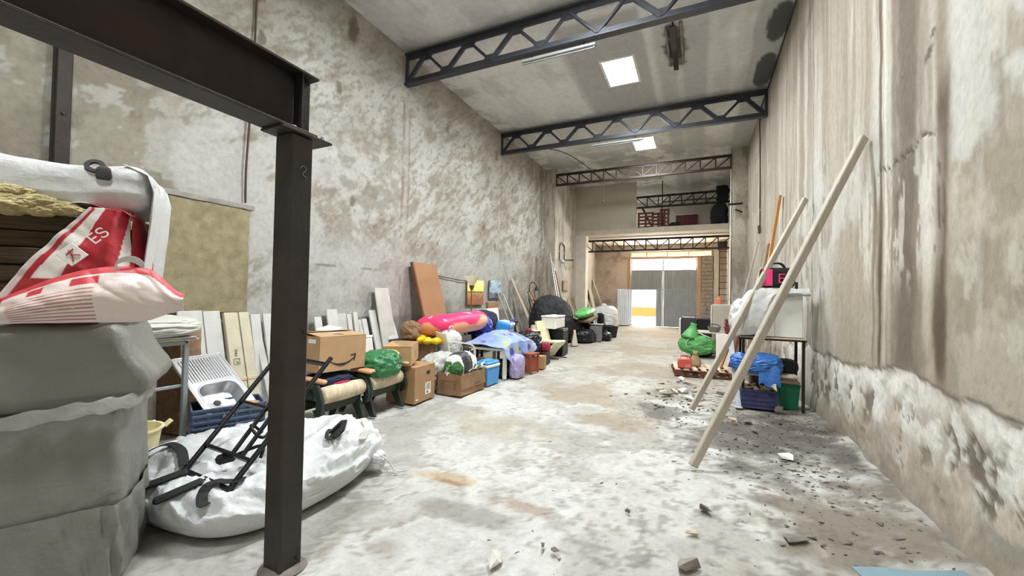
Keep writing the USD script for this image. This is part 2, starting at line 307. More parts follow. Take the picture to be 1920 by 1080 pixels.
def floor_h(x, y):
    h = 0.015*(fbm(P3(x, y), 0.8, 2, 3)-0.5)+0.005*(fbm(P3(x, y), 4, 2, 5)-0.5)-0.006
    h = h+0.10*sm(1.0, 1.55, x)*sm(8, 6, y)*(0.4+0.6*fbm(P3(x, y), 2.2, 2, 8))          # rubble ramp at the right wall
    return np.where(x < -5.6, np.minimum(h, 0), h)-0.012
def floor_c(x, y):
    p = P3(x, y); w = fbm(p, 1.4, 3, 21)-0.5; w2 = fbm(p, 1.4, 3, 22)-0.5; q = P3(x+0.5*w, y+0.8*w2)
    n = fbm(q, 0.55, 5, 1); n2 = fbm(q, 1.7, 5, 2); n3 = fbm(q*V(1.0, 0.55, 1), 4.5, 4, 4); pt = fbm(q, 2.6, 2, 17)
    c = mixc((208, 206, 199), (224, 222, 216), sm(0.38, 0.62, n))
    c = mixc(c, (180, 175, 166), 0.6*sm(0.48, 0.68, n2))
    c = mixc(c, (232, 231, 226), 0.75*sm(0.54, 0.60, fbm(q, 0.95, 4, 9)))           # pale skim patches
    c = mixc(c, (172, 167, 159), 0.22*sm(0.55, 0.7, n3))
    edge = sm(0.030, 0.006, np.abs(pt-0.5))*sm(0.45, 0.6, fbm(p, 0.6, 2, 40))
    c = mixc(c, (160, 150, 136), 0.6*edge)
    c = mixc(c, (190, 180, 163), 0.65*sm(5.5, 11, y+1.5*w)); c = mixc(c, (178, 168, 150), 0.5*sm(0.52, 0.66, fbm(q, 0.8, 4, 15))*sm(3.5, 6, y))
    e2 = sm(0.020, 0.004, np.abs(fbm(q, 0.95, 4, 9)-0.54)); c = mixc(c, (158, 146, 130), 0.45*e2)
    # brown and tan stains of their own shape
    for (cx, cy, rx, ry, col, k) in ((-1.6, 6.6, 0.9, 0.9, (178, 162, 138), 0.7), (-1.0, 5.3, 0.75, 0.45, (168, 152, 128), 0.7), (-2.3, 4.4, 0.7, 0.5, (188, 174, 150), 0.5), (-1.9, 2.95, 0.35, 0.13, (206, 178, 142), 0.7),
            (-1.85, 2.88, 0.22, 0.05, (160, 122, 88), 0.7), (-1.75, 1.98, 0.28, 0.24, (172, 160, 150), 0.7), (-1.55, 2.55, 0.45, 0.16, (160, 154, 146), 0.7), (-0.9, 9.5, 1.4, 1.3, (164, 150, 128), 0.65), (-1.6, 13.0, 1.2, 2.0, (176, 158, 132), 0.65),
            (-0.5, 7.2, 0.5, 0.5, (148, 138, 124), 0.6), (-3.9, 1.2, 0.9, 0.6, (150, 142, 128), 0.55), (-0.6, 18, 2.0, 2.5, (190, 166, 138), 0.6), (-1.2, 2.8, 0.4, 0.12, (168, 144, 128), 0.6), (0.55, 2.6, 0.5, 0.35, (158, 146, 128), 0.6)):
        d = np.hypot((x-cx)/rx, (y-cy)/ry)+1.1*(fbm(p, 2.5, 4, 31)-0.5)
        c = mixc(c, col, k*sm(1.0, 0.45, d))
    # dark soot-like dirt by the wall under the long plank, and debris dust along the right wall
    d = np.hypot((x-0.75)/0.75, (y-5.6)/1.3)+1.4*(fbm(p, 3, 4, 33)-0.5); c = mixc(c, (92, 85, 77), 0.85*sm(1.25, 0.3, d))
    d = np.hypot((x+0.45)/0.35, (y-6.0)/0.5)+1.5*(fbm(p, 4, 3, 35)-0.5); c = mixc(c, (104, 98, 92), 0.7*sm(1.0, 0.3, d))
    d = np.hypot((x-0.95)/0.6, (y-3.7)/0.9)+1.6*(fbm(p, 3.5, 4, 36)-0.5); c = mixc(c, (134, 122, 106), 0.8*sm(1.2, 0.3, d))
    sp = fbm(p, 14, 2, 50); c = mixc(c, (126, 120, 112), 0.6*sm(0.72, 0.80, sp)*sm(-1.6, 1.2, x+0.8*fbm(p, 2, 2, 51)))
    c = mixc(c, (128, 124, 116), 0.5*sm(0.012, 0.003, np.abs(fbm(q, 0.7, 3, 60)-0.47))*sm(0.5, 0.6, fbm(p, 0.9, 2, 61)))   # hairline cracks
    c = c*(0.97+0.06*fbm(p, 9, 3, 70))[..., None]
    return np.clip(c, 0, 255)
xs = np.unique(np.concatenate([lines(-5.9, 1.6, 0.032)]))
ys = np.unique(np.concatenate([lines(-3.0, 0.5, 0.2), lines(0.5, 10, 0.032), lines(10, 24.2, 0.09)]))
grid_surface((0, 0, 0), (1, 0, 0), (0, 1, 0), xs, ys, floor_h, floor_c, name='floor', mat='concrete_floor', tone=0.825, grey=0.0)

def left_h(y, z):
    p = P3(y, z); h = 0.03*(fbm(p, 0.7, 3, 2)-0.5)+0.012*(fbm(p, 5, 4, 4)-0.5)
    patch = sm(0.5, 0.53, fbm(p, 1.3, 5, 12)+0.12*sm(2.4, 3.2, y)-0.1*sm(3.6, 5.5, z)); return h+0.006*patch
def left_c(y, z):
    p = P3(y, z); w = fbm(p, 0.9, 3, 7)-0.5; dg = P3(y*0.8+z*0.6, (z*0.8-y*0.6)*2.4)      # slanting scuffs
    n, n2, n3 = fbm(p, 0.6, 4, 1), fbm(dg, 1.9, 5, 3), fbm(dg, 7.0, 4, 5)
    c = mixc((228, 224, 216), (210, 203, 191), sm(0.35, 0.65, n)-0.35*sm(2.5, 4.5, z))
    c = mixc(c, (164, 150, 128), 0.66*sm(0.42, 0.86, n2))
    c = mixc(c, (146, 134, 115), 0.45*sm(0.50, 0.80, n3))
    c = mixc(c, (200, 192, 176), 0.35*sm(4.6, 6.6, z+w))                                   # browner towards the top
    c = mixc(c, (212, 209, 202), 0.6*sm(3.4, 2.0, z+1.4*w)*sm(3.4, 4.6, y)*sm(15, 11.5, y)) # pale lower wall
    fl = sm(0.40, 0.62, fbm(p, 2.2, 5, 12)+0.10*sm(3.0, 2.2, z))                           # flaking white limewash
    c = mixc(c, (226, 224, 219), 0.9*fl*sm(2.55, 2.75, y+0.5*w)*sm(7.6, 5.6, y)*sm(4.9, 4.0, z+w))
    c = mixc(c, (176, 166, 149), 0.65*(1-sm(0.36, 0.62, fbm(p*V(1, 1.5, 1), 3.0, 5, 14)))*sm(4.6, 5.2, y)*sm(7.2, 6.4, y)*sm(2.1, 2.8, z)*sm(5.2, 4.2, z))
    lf = sm(2.75, 2.55, y+0.5*w)                                                            # bare brown render at the left
    c = mixc(c, mixc((184, 175, 155), (164, 154, 134), sm(0.4, 0.6, fbm(p, 1.5, 4, 16))), 0.9*lf*sm(6.0, 5.0, z))
    c = mixc(c, (214, 210, 200), 0.9*lf*sm(0.585, 0.63, fbm(p, 1.9, 4, 18))*sm(4.2, 3.7, z))
    for y0, k in ((6.84, 0.8), (7.02, 0.6), (11.6, 0.6), (11.9, 0.4)):                          # chases under the trusses
        ln = sm(0.06, 0.02, np.abs(y-y0+0.02*w))*sm(6.3, 6.0, z); c = mixc(c, (150, 122, 104), k*0.6*ln*sm(0.4, 0.6, fbm(P3(y*8, z*2), 1, 3, 19)))
    c = mixc(c, (214, 206, 194), 0.5*sm(0.1, 0.03, np.abs(y-6.93))*sm(6.2, 5.8, z))
    for k in range(26):                                                                     # small knocks and holes
        rr = random.Random(900+k); yy, zz, s = rr.uniform(3, 15), rr.uniform(1.4, 6.2), rr.uniform(0.03, 0.12)
        d = np.hypot((y-yy)/s, (z-zz)/(s*1.4))+0.9*(fbm(p, 9, 2, 77)-0.5); c = mixc(c, (138, 124, 104), 0.75*sm(1, 0.5, d))
    c = mixc(c, (128, 112, 90), 0.8*sm(1, 0.5, np.hypot((y-5.35)/0.14, (z-6.45)/0.3)+1.2*(fbm(p, 4, 3, 78)-0.5)))
    d = np.abs(z-(2.02+0.05*w)); c = mixc(c, (120, 112, 100), 0.6*sm(0.015, 0.004, d)*sm(4.6, 4.8, y)*sm(6.3, 6.0, y))
    pl = sm(1.10, 1.06, z+0.06*(fbm(p, 3, 3, 80)-0.5))*sm(3.0, 4.0, y)
    c = mixc(c, (172, 167, 158), 0.85*pl)
    c = mixc(c, (146, 133, 115), 0.7*sm(13.2, 15.4, y+1.2*w)*sm(0.42, 0.6, fbm(P3(y*2.5, z*0.8), 1, 4, 82)))    # brown runs by the pilaster
    return np.clip(c, 0, 255)
grid_surface((XL, 0, 0), (0, 1, 0), (0, 0, 1), np.unique(np.concatenate([lines(-3, 0.8, 0.3), lines(0.8, 8, 0.03), lines(8, 15.7, 0.06)])), np.unique(np.concatenate([lines(0, 6.4, 0.035), lines(6.4, ZC, 0.05)])), left_h, left_c, name='wall_left', mat='plaster_left', grey=0.18, tone=0.80)

def left2_c(y, z):
    p = P3(y, z); c = mixc((222, 211, 195), (200, 186, 168), sm(0.38, 0.62, fbm(p, 0.9, 5, 101)))
    c = mixc(c, (168, 152, 132), 0.6*sm(0.52, 0.66, fbm(P3(y*2.5, z*0.6), 1.2, 4, 103)))
    c = mixc(c, (214, 204, 190), 0.6*sm(0.56, 0.62, fbm(p, 1.6, 4, 104))); return c
grid_surface((XL2, 0, 0), (0, 1, 0), (0, 0, 1), lines(15.7, YF, 0.09), lines(0, ZC, 0.08), None, left2_c, name='wall_left', mat='plaster_left', tone=0.90, grey=0.3)
grid_surface((XL-0.1, 15.7, 0), (1, 0, 0), (0, 0, 1), lines(0, XL2-XL+0.1, 0.05), lines(0, ZC, 0.08), None, lambda u, w: 0.86*left2_c(u*3, w), name='pilaster', mat='plaster_left')

BAND = [(2.4, 0.93), (2.96, 0.94), (3.2, 0.99), (3.7, 0.98), (4.1, 1.05), (4.7, 0.965), (5.6, 0.90), (6.6, 0.86), (7.5, 0.917), (8.5, 1.0), (16, 1.1)]
def band(y, z): return np.interp(y, *zip(*BAND))+0.09*(fbm(P3(y, z), 3.5, 4, 210)-0.5)
def right_h(y, z):
    p = P3(y, z); h = 0.03*(fbm(p, 0.6, 3, 2)-0.5)+0.010*(fbm(P3(y*2, z*0.7), 3, 4, 4)-0.5)
    lowz = sm(0.02, -0.02, z-band(y, z))
    h = h+lowz*(-0.012+0.004*(fbm(p, 5, 3, 6)-0.5)+0.02*(fbm(p, 1.5, 3, 61)-0.5))
    holes = sm(0.64, 0.70, fbm(p, 4.6, 4, 211))*lowz*sm(0.05, 0.3, z); h = h-0.010*holes
    h = h+0.05*sm(0.3, 0.0, z)*(fbm(p, 1.6, 3, 9)-0.2)
    ck = crack(y, z); return h-0.015*ck
def crack(y, z):
    zz = 2.75+(4.75-y)*0.09+0.05*(fbm(P3(y, y*0), 7, 3, 220)-0.5)*2
    return sm(0.014, 0.004, np.abs(z-zz))*sm(3.75, 3.9, y)*sm(4.85, 4.7, y)
def right_c(y, z):
    p = P3(y, z); w = fbm(p, 1.0, 3, 201)-0.5; st = fbm(P3(y*6, z*0.22), 1, 4, 203); s2 = fbm(P3(y*2.2, z*0.16), 1, 3, 204); s3 = fbm(P3(y*15, z*0.5), 1, 3, 205)
    c = mixc((164, 155, 140), (186, 181, 170), sm(0.35, 0.68, s2))
    c = mixc(c, (124, 111, 93), 0.5*sm(0.48, 0.80, st)); c = mixc(c, (140, 126, 108), 0.3*sm(0.55, 0.7, s3))
    c = mixc(c, (160, 149, 132), 0.5*sm(3.5, 5.5, z)*sm(0.4, 0.6, fbm(p, 0.9, 4, 206)))
    c = mixc(c, (194, 191, 182), 0.75*sm(0.42, 0.56, fbm(P3(y*2, z), 1.5, 4, 207)+0.10*sm(1.2, 0, np.hypot((y-6.4)/1.6, (z-2.75)/0.7))-0.06)*sm(4.9, 5.5, y)*sm(9.5, 8.0, y)*sm(3.7, 3.2, z+w)*sm(1.1, 1.5, z))
    c = mixc(c, (166, 152, 130), 0.8*sm(2.55, 2.25, z+0.25*w)*sm(6.6, 5.8, y+0.4*w)*sm(3.4, 3.6, y))     # tan render
    # right part: olive-tan bare render below, white limewash above a slanting ragged edge
    e = 2.46+(y-3.35)*0.0+0.16*(fbm(p, 2.5, 4, 208)-0.5)
    ri = sm(3.72, 3.5, y+0.05*w)
    c = mixc(c, mixc((176, 167, 148), (154, 144, 123), sm(0.4, 0.6, fbm(p, 1.6, 4, 209))), 0.95*ri*sm(0.06, -0.03, z-e-0.25*w))
    c = mixc(c, (194, 192, 185), 0.85*ri*sm(-0.02, 0.06, z-e-0.25*w)*sm(0.36, 0.5, fbm(P3(y, z), 1.1, 4, 212)+0.08))
    c = mixc(c, (194, 188, 175), 0.7*ri*sm(0.60, 0.70, fbm(P3(y*2.4, z), 2.2, 3, 213))*sm(1.1, 1.4, z))
    for y0, hw, col, k, zl, zh in ((4.24, 0.22, (104, 93, 79), 0.85, 0.9, 7), (4.0, 0.10, (134, 121, 105), 0.7, 0.9, 2.4), (4.45, 0.05, (126, 114, 98), 0.6, 0.9, 7), (3.72, 0.085, (98, 82, 66), 0.97, 1.0, 3.3), (4.72, 0.035, (96, 82, 66), 0.9, 0.9, 7), (4.62, 0.03, (216, 208, 194), 0.75, 0.9, 7),
            (4.86, 0.03, (128, 112, 94), 0.7, 0.9, 3.0), (3.90, 0.06, (206, 196, 180), 0.6, 1.2, 3), (7.18, 0.03, (120, 110, 98), 0.65, 1.0, 7), (8.3, 0.05, (150, 138, 120), 0.5, 1, 7), (5.6, 0.05, (168, 156, 138), 0.5, 1, 7), (6.2, 0.12, (178, 166, 148), 0.5, 3, 7), (3.30, 0.04, (200, 196, 186), 0.4, 1.2, 3), (10.3, 0.3, (140, 126, 108), 0.5, 1, 7), (12.1, 0.5, (136, 122, 104), 0.55, 1, 7)):
        d = np.abs(y-y0+0.05*(fbm(P3(y, z*0.5), 1.2, 2, 215)-0.5))/hw
        c = mixc(c, col, k*sm(1.25, 0.45, d+0.5*(fbm(P3(y*3, z), 2, 3, 216)-0.5))*sm(zl, zl+0.25, z+0.2*w)*sm(zh, zh-0.4, z))
    dr = sm(0.55, 0.60, fbm(P3(y*11, z*1.3), 1, 3, 217))*sm(1.5, 2.0, z)*sm(3.0, 2.5, z)*sm(3.6, 3.9, y)*sm(5.6, 5.0, y); c = mixc(c, (212, 208, 199), 0.7*dr)   # white drips
    lz = sm(0.015, -0.015, z-band(y, z))                                                                    # crumbling salted base
    b = mixc((204, 199, 189), (222, 218, 210), sm(0.4, 0.6, fbm(p, 3, 4, 218)))
    b = mixc(b, (168, 158, 142), 0.75*sm(0.5, 0.6, fbm(p, 2.0, 5, 219))); b = mixc(b, (188, 164, 140), 0.5*sm(0.62, 0.68, fbm(p, 3.1, 4, 221)))
    b = mixc(b, (132, 128, 122), 0.6*sm(0.54, 0.62, fbm(p, 1.3, 4, 222))*sm(3.7, 3.0, y)); b = mixc(b, (104, 92, 78), 0.8*sm(0.64, 0.69, fbm(p, 4.6, 4, 211))*sm(0.05, 0.3, z))
    b = mixc(b, (112, 98, 80), 0.8*sm(0.30, 0.02, z+0.25*(fbm(p, 5, 3, 223)-0.5)))
    b = mixc(b, (232, 229, 222), 0.8*sm(0.30, 0.05, band(y, z)-z+0.5*(fbm(p, 2.2, 4, 240)-0.5)))
    b = mixc(b, (158, 146, 128), 0.75*sm(0.62, 0.25, z+0.6*(fbm(p, 1.8, 4, 241)-0.5)))
    c = mixc(c, b, lz*0.97)
    c = mixc(c, (120, 108, 92), 0.6*sm(0.02, 0.004, np.abs(z-band(y, z)-0.005)))
    c = mixc(c, (70, 60, 50), 0.85*crack(y, z))
    for yy, zz, s in ((3.9, 3.40, 0.05), (4.31, 3.42, 0.02), (4.48, 2.75, 0.02), (3.83, 3.52, 0.03)):
        c = mixc(c, (88, 76, 66), 0.8*sm(1, 0.5, np.hypot((y-yy)/(s*1.6), (z-zz-(yy-y)*0.5)/s)))
    c = mixc(c, (140, 128, 112), 0.6*sm(0.55, 0.68, fbm(p, 1.1, 4, 230))*sm(9.5, 12, y))
    return np.clip(c, 0, 255)
grid_surface((XR, 0, 0), (0, 0, 1), (0, 1, 0), np.unique(np.concatenate([lines(-0.05, 4.0, 0.026), lines(4.0, ZC, 0.05)])), np.unique(np.concatenate([lines(-3, 2.2, 0.3), lines(2.2, 8, 0.026), lines(8, 15.7, 0.06)])),
    lambda z, y: right_h(y, z), lambda z, y: right_c(y, z), name='wall_right', mat='plaster_right', grey=0.20)
def right2_c(u, w):
    p = P3(u, w); c = mixc((206, 197, 182), (184, 172, 154), sm(0.38, 0.62, fbm(p, 1.3, 5, 301)))
    return mixc(c, (150, 137, 119), 0.6*sm(0.5, 0.66, fbm(P3(u*3, w*0.7), 1.2, 4, 303)))
pil = struct('pilaster')
grid_surface((1.0, 15.7, 0), (1, 0, 0), (0, 0, 1), lines(0, 0.51, 0.04), lines(0, ZC, 0.06), None, right2_c, name='face', mat='plaster_right', parent=pil, kindset=False, tone=0.85)
part(pil, 'side', move(box(0.02, 0.6, ZC, bv=0.002), (1.01, 16.0, ZC/2)), 'plain_plaster')
part(pil, 'shaft', move(box(0.55, 0.55, ZC, bv=0.01), (1.30, 16.02, ZC/2)), 'plain_plaster')
struct('wall_right', move(box(0.1, YF-16.2, ZC, bv=0.01), (XR2+0.05, (YF+16.2)/2, ZC/2)), 'plain_plaster')
struct('wall_left', join(move(box(0.3, 26.6, 7.3, bv=0.01), (XL-0.22, 10.2, 3.55)), move(box(0.42, 7.7, 7.2, bv=0.01), (XL2-0.26, 19.65, 3.5))), 'plain_plaster')
struct('wall_right', move(box(0.25, 18.6, 7.3, bv=0.01), (XR+0.18, 6.3, 3.55)), 'plain_plaster')
struct('wall_rear', move(box(XR-XL+0.2, 0.2, ZC), ((XR+XL)/2, -3.1, ZC/2)), 'plain_plaster')

def ceil_h(x, y): return 0.012*(fbm(P3(x, y), 1.0, 3, 401)-0.5)+0.010*sum(sm(0.10, 0.03, np.abs(x-a)) for a in JOINTS)
JOINTS = (-4.9, -4.25, -3.42, -2.78, -1.0, -0.45, 0.20, 0.72)
def ceil_c(x, y):
    p = P3(x, y); w = fbm(p, 1.0, 3, 402)-0.5
    c = mixc((230, 229, 225), (216, 214, 209), sm(0.38, 0.62, fbm(p*V(1.4, 0.4, 1), 0.8, 4, 403)))
    c = mixc(c, (198, 195, 189), 0.5*sm(0.52, 0.66, fbm(P3(x, y*0.6), 1.5, 5, 404)))
    dk = sm(-2.86, -2.76, x+0.10*w)*sm(-1.0, -1.1, x+0.05*w)*sm(7.3, 7.5, y)*sm(11.6, 11.4, y); c = mixc(c, (176, 174, 170), 0.8*dk)
    c = mixc(c, (176, 172, 166), 0.6*sm(-1.0, -0.8, x)*sm(0.25, 0.1, x)*sm(7, 8, y))
    for a in JOINTS: c = mixc(c, (222, 220, 215), 0.5*sm(0.11, 0.04, np.abs(x-a+0.03*w)))
    rb = sm(0.93, 0.99, x+0.05*w); c = mixc(c, (180, 172, 158), 0.6*rb)
    for cx, cy, rx, ry in ((1.35, 8.9, 0.22, 0.62), (1.33, 10.7, 0.20, 0.75)):
        c = mixc(c, (84, 82, 78), 0.9*sm(1.08, 0.96, np.hypot((x-cx)/rx, (y-cy)/ry)+0.25*w))
    d = sm(1, 0.6, np.hypot((x+0.5)/0.24, (y-8.85)/0.95)+0.9*(fbm(p, 5, 3, 406)-0.5)); c = mixc(c, (100, 94, 86), 0.9*d)
    c = mixc(c, (170, 163, 150), 0.6*sm(-5.0, -5.8, x+0.8*w)*sm(0.4, 0.6, fbm(p, 1.6, 4, 407)))
    c = mixc(c, (182, 174, 162), 0.8*sm(13.5, 15.3, y+1.2*w)*sm(0.4, 0.55, fbm(p, 1.2, 4, 408)))
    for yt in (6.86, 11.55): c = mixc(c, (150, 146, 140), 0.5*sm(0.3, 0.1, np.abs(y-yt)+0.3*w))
    return c
hs = [(sx-0.33, sx+0.33, sy-0.55, sy+0.55) for sx, sy in SKYLIGHTS]
xs = lines(XL-0.05, XR+0.05, 0.05, sorted({a for h in hs for a in h[:2]})); ys = lines(-3.0, YF, 0.07, sorted({a for h in hs for a in h[2:]}))
def in_hole(x, y):
    k = np.zeros_like(x, bool)
    for a, b, c, d in hs: k |= (x > a) & (x < b) & (y > c) & (y < d)
    return k
grid_surface((0, 0, ZC), (0, 1, 0), (1, 0, 0), ys, xs, lambda y, x: ceil_h(x, y), lambda y, x: ceil_c(x, y), lambda y, x: in_hole(x, y), name='ceiling', mat='plaster_ceiling', grey=0.9, tone=(0.98, 0.99, 1.0))
for i, (sx, sy) in enumerate(SKYLIGHTS):
    w = struct('window_%d' % (i+1))
    for nm, c, s in (('shaft_side', (sx-0.36, sy, 7.05), (0.06, 1.22, 0.42)), ('shaft_side', (sx+0.36, sy, 7.05), (0.06, 1.22, 0.42)), ('shaft_side', (sx, sy-0.58, 7.05), (0.66, 0.06, 0.42)), ('shaft_side', (sx, sy+0.58, 7.05), (0.66, 0.06, 0.42))):
        part(w, nm, move(box(*s, bv=0.005), c), 'white_shaft')
    for k in range(2): part(w, 'glazing_bar', box(0.008, 1.1, 0.012, (sx-0.11+0.22*k, sy, 6.858), 0.001), 'white_shaft')
    for k in range(3): part(w, 'glazing_bar', box(0.66, 0.008, 0.012, (sx, sy-0.275+0.275*k, 6.858), 0.001), 'white_shaft')
    part(w, 'pane', box(0.66, 1.1, 0.008, (sx, sy, 7.20), 0.001), 'opal_sheet')

# mezzanine
struct('mezzanine_slab', join(move(box(XR2-XL2, YF-YM, 0.25, bv=0.01), ((XR2+XL2)/2, (YF+YM)/2, 4.625))), 'slab_concrete')
struct('mezzanine_wall', move(box(2.80, 0.15, ZC-4.75, bv=0.01), (XL2+1.40, YM+0.075, (ZC+4.75)/2)), 'parapet_paint')
struct('pillar', move(box(0.5, 0.5, 4.5, bv=0.012), (XL2+0.25, YM+0.25, 2.25)), 'plain_plaster')

# far wall with the gate opening
GX0, GX1, GZ = -3.46, -0.07, 3.72
def far_c(x, z):
    p = P3(x, z); c = mixc((216, 198, 184), (196, 176, 162), sm(0.4, 0.62, fbm(p, 0.8, 4, 501)))
    c = mixc(c, (158, 136, 124), 0.7*sm(0.5, 0.64, fbm(p, 1.0, 5, 503))*sm(-3.6, -3.8, x)); c = mixc(c, (210, 200, 186), 0.6*sm(0.57, 0.63, fbm(p, 1.5, 4, 504)))
    return mixc(c, (190, 186, 178), 0.8*sm(4.6, 4.8, z))
xs = lines(XL2, XR2, 0.09, (GX0, GX1, -3.7, 0.6)); zs = lines(0, ZC, 0.09, (GZ, 3.86, 4.10))
grid_surface((0, YF, 0), (1, 0, 0), (0, 0, 1), xs, zs, None, far_c, lambda x, z: ((x > GX0) & (x < GX1) & (z < GZ)) | ((x > -3.7) & (x < 0.6) & (z > 3.86) & (z < 4.10)), name='wall_far', mat='plaster_left')
struct('wall_far', join(move(box(GX0-XL2, 0.25, ZC, bv=0.01), ((GX0+XL2)/2, YF+0.14, ZC/2)), move(box(XR2-GX1, 0.25, 3.8, bv=0.01), ((GX1+XR2)/2, YF+0.14, 1.9)), move(box(XR2-GX0, 0.25, 0.13, bv=0.01), ((GX0+XR2)/2, YF+0.14, 3.79)), move(box(XR2-GX0, 0.25, ZC-4.10, bv=0.01), ((GX0+XR2)/2, YF+0.14, (ZC+4.10)/2))), 'plain_plaster')
tr = struct('window_6')
for k in range(4):
    x0 = -3.7+k*1.075
    part(tr, 'pane', box(1.03, 0.02, 0.22, (x0+0.537, YF+0.06, 3.98), 0.002), 'transom_pane'); part(tr, 'mullion', box(0.04, 0.05, 0.24, (x0, YF+0.05, 3.98), 0.004), 'wood_trim')
part(tr, 'rail', box(4.6, 0.06, 0.05, (-1.55, YF+0.02, 3.80), 0.006), 'wood_trim')

def corr(x0, x1, z0, z1, pitch, depth, y):
    n = int((x1-x0)/pitch*4)+1; xx = np.linspace(x0, x1, n); yy = y+depth*np.array([0, 0, 1, 1])[np.arange(n) % 4]
    P = np.stack([np.stack([xx, yy, np.full(n, z)], -1) for z in (z0, z1)], 1); return sheet(P, 0.006)
gate = struct('door_1')
part(gate, 'upper_panel', corr(GX0+0.04, -1.80, 2.05, 3.10, 0.10, 0.025, YF+0.10), 'gate_grey', False)
part(gate, 'upper_panel', corr(-1.72, GX1-0.04, 2.05, 3.10, 0.10, 0.025, YF+0.10), 'gate_grey', False)
part(gate, 'lower_panel', corr(-2.06, -1.80, 0.02, 2.03, 0.10, 0.025, YF+0.10), 'gate_grey', False)
part(gate, 'lower_panel', corr(-1.72, GX1-0.04, 0.02, 1.00, 0.10, 0.025, YF+0.10), 'gate_grey', False)
part(gate, 'lower_panel', corr(-1.72, GX1-0.04, 1.04, 2.03, 0.10, 0.025, YF+0.10), 'gate_grey', False)
for x in (GX0+0.03, -2.08, -1.76, GX1-0.03): part(gate, 'stile', box(0.06, 0.05, 3.70 if x != -2.08 else 2.04, (x, YF+0.12, 1.85 if x != -2.08 else 1.03), 0.006), 'gate_grey')
for z in (2.04, 3.10, 3.69): part(gate, 'rail', box(GX1-GX0, 0.05, 0.05, ((GX0+GX1)/2, YF+0.12, z), 0.006), 'gate_grey')
for z in (1.02,): part(gate, 'rail', box(GX1+1.76, 0.05, 0.04, ((GX1-1.76)/2, YF+0.12, z), 0.006), 'gate_grey')
for k in range(24): part(gate, 'grille_bar', tube([(GX0+0.1+k*0.14, YF+0.12, 3.10), (GX0+0.1+k*0.14, YF+0.12, 3.69)], 0.010, 6), 'gate_grey')
d2 = struct('door_2')
part(d2, 'leaf', corr(0, 0.98, 0.02, 2.0, 0.13, 0.02, 0), 'gate_leaf', False)
for x in (0.0, 0.98): part(d2, 'stile', box(0.035, 0.04, 1.98, (x, 0.02, 1.01), 0.004), 'gate_leaf')
for z in (0.03, 1.0, 1.99): part(d2, 'rail', box(0.98, 0.03, 0.04, (0.49, 0.035, z), 0.004), 'gate_leaf')
UsdGeom.Xformable(d2).AddTranslateOp().Set(Gf.Vec3d(-4.02, 22.45, 0.02)); UsdGeom.Xformable(d2).AddRotateZOp().Set(50.0)
for x, w in ((GX0-0.09, 0.16), (GX1+0.10, 0.18)): struct('trim_1' if x < -2 else 'trim_2', box(w, 0.06, 3.85, (x, YF-0.03, 1.925), 0.008), 'wood_trim')
bp = struct('block_pier')
for k in range(19):
    for s in range(2):
        o = 0.0 if k % 2 else 0.10
        part(bp, 'block', box(0.26-0.008+(o if s else -o), 0.12, 0.20-0.012, (0.30+s*0.26-(0.5*o if s else 0.5*o)+0.13*0, YF-0.06-0.006*((k*7+s*3) % 3), 0.10+k*0.20), 0.008), 'block_grey')
struct('trim_3', box(0.22, 0.2, 4.45, (0.83, YF-0.1, 2.225), 0.01), 'plain_plaster')

# the street outside
struct('street_ground', box(40, 24, 0.1, (-2, YF+0.2+12, -0.07), 0.01), 'street_ground')
b = struct('street_wall'); part(b, 'wall', box(30, 0.3, 7, (-2, 33.6, 3.5), 0.02), 'street_wall')
v = thing('street_barrier', 'orange painted barrier across the street seen through the open gate door', 'barrier', (-4.2, 29.2, -0.02))
part(v, 'panel', box(3.4, 0.06, 0.62, (0, 0, 0.62), 0.01), 'street_orange')
for x in (-1.3, 0, 1.3): part(v, 'post', box(0.08, 0.08, 0.96, (x, 0.06, 0.48), 0.008), 'street_wall')

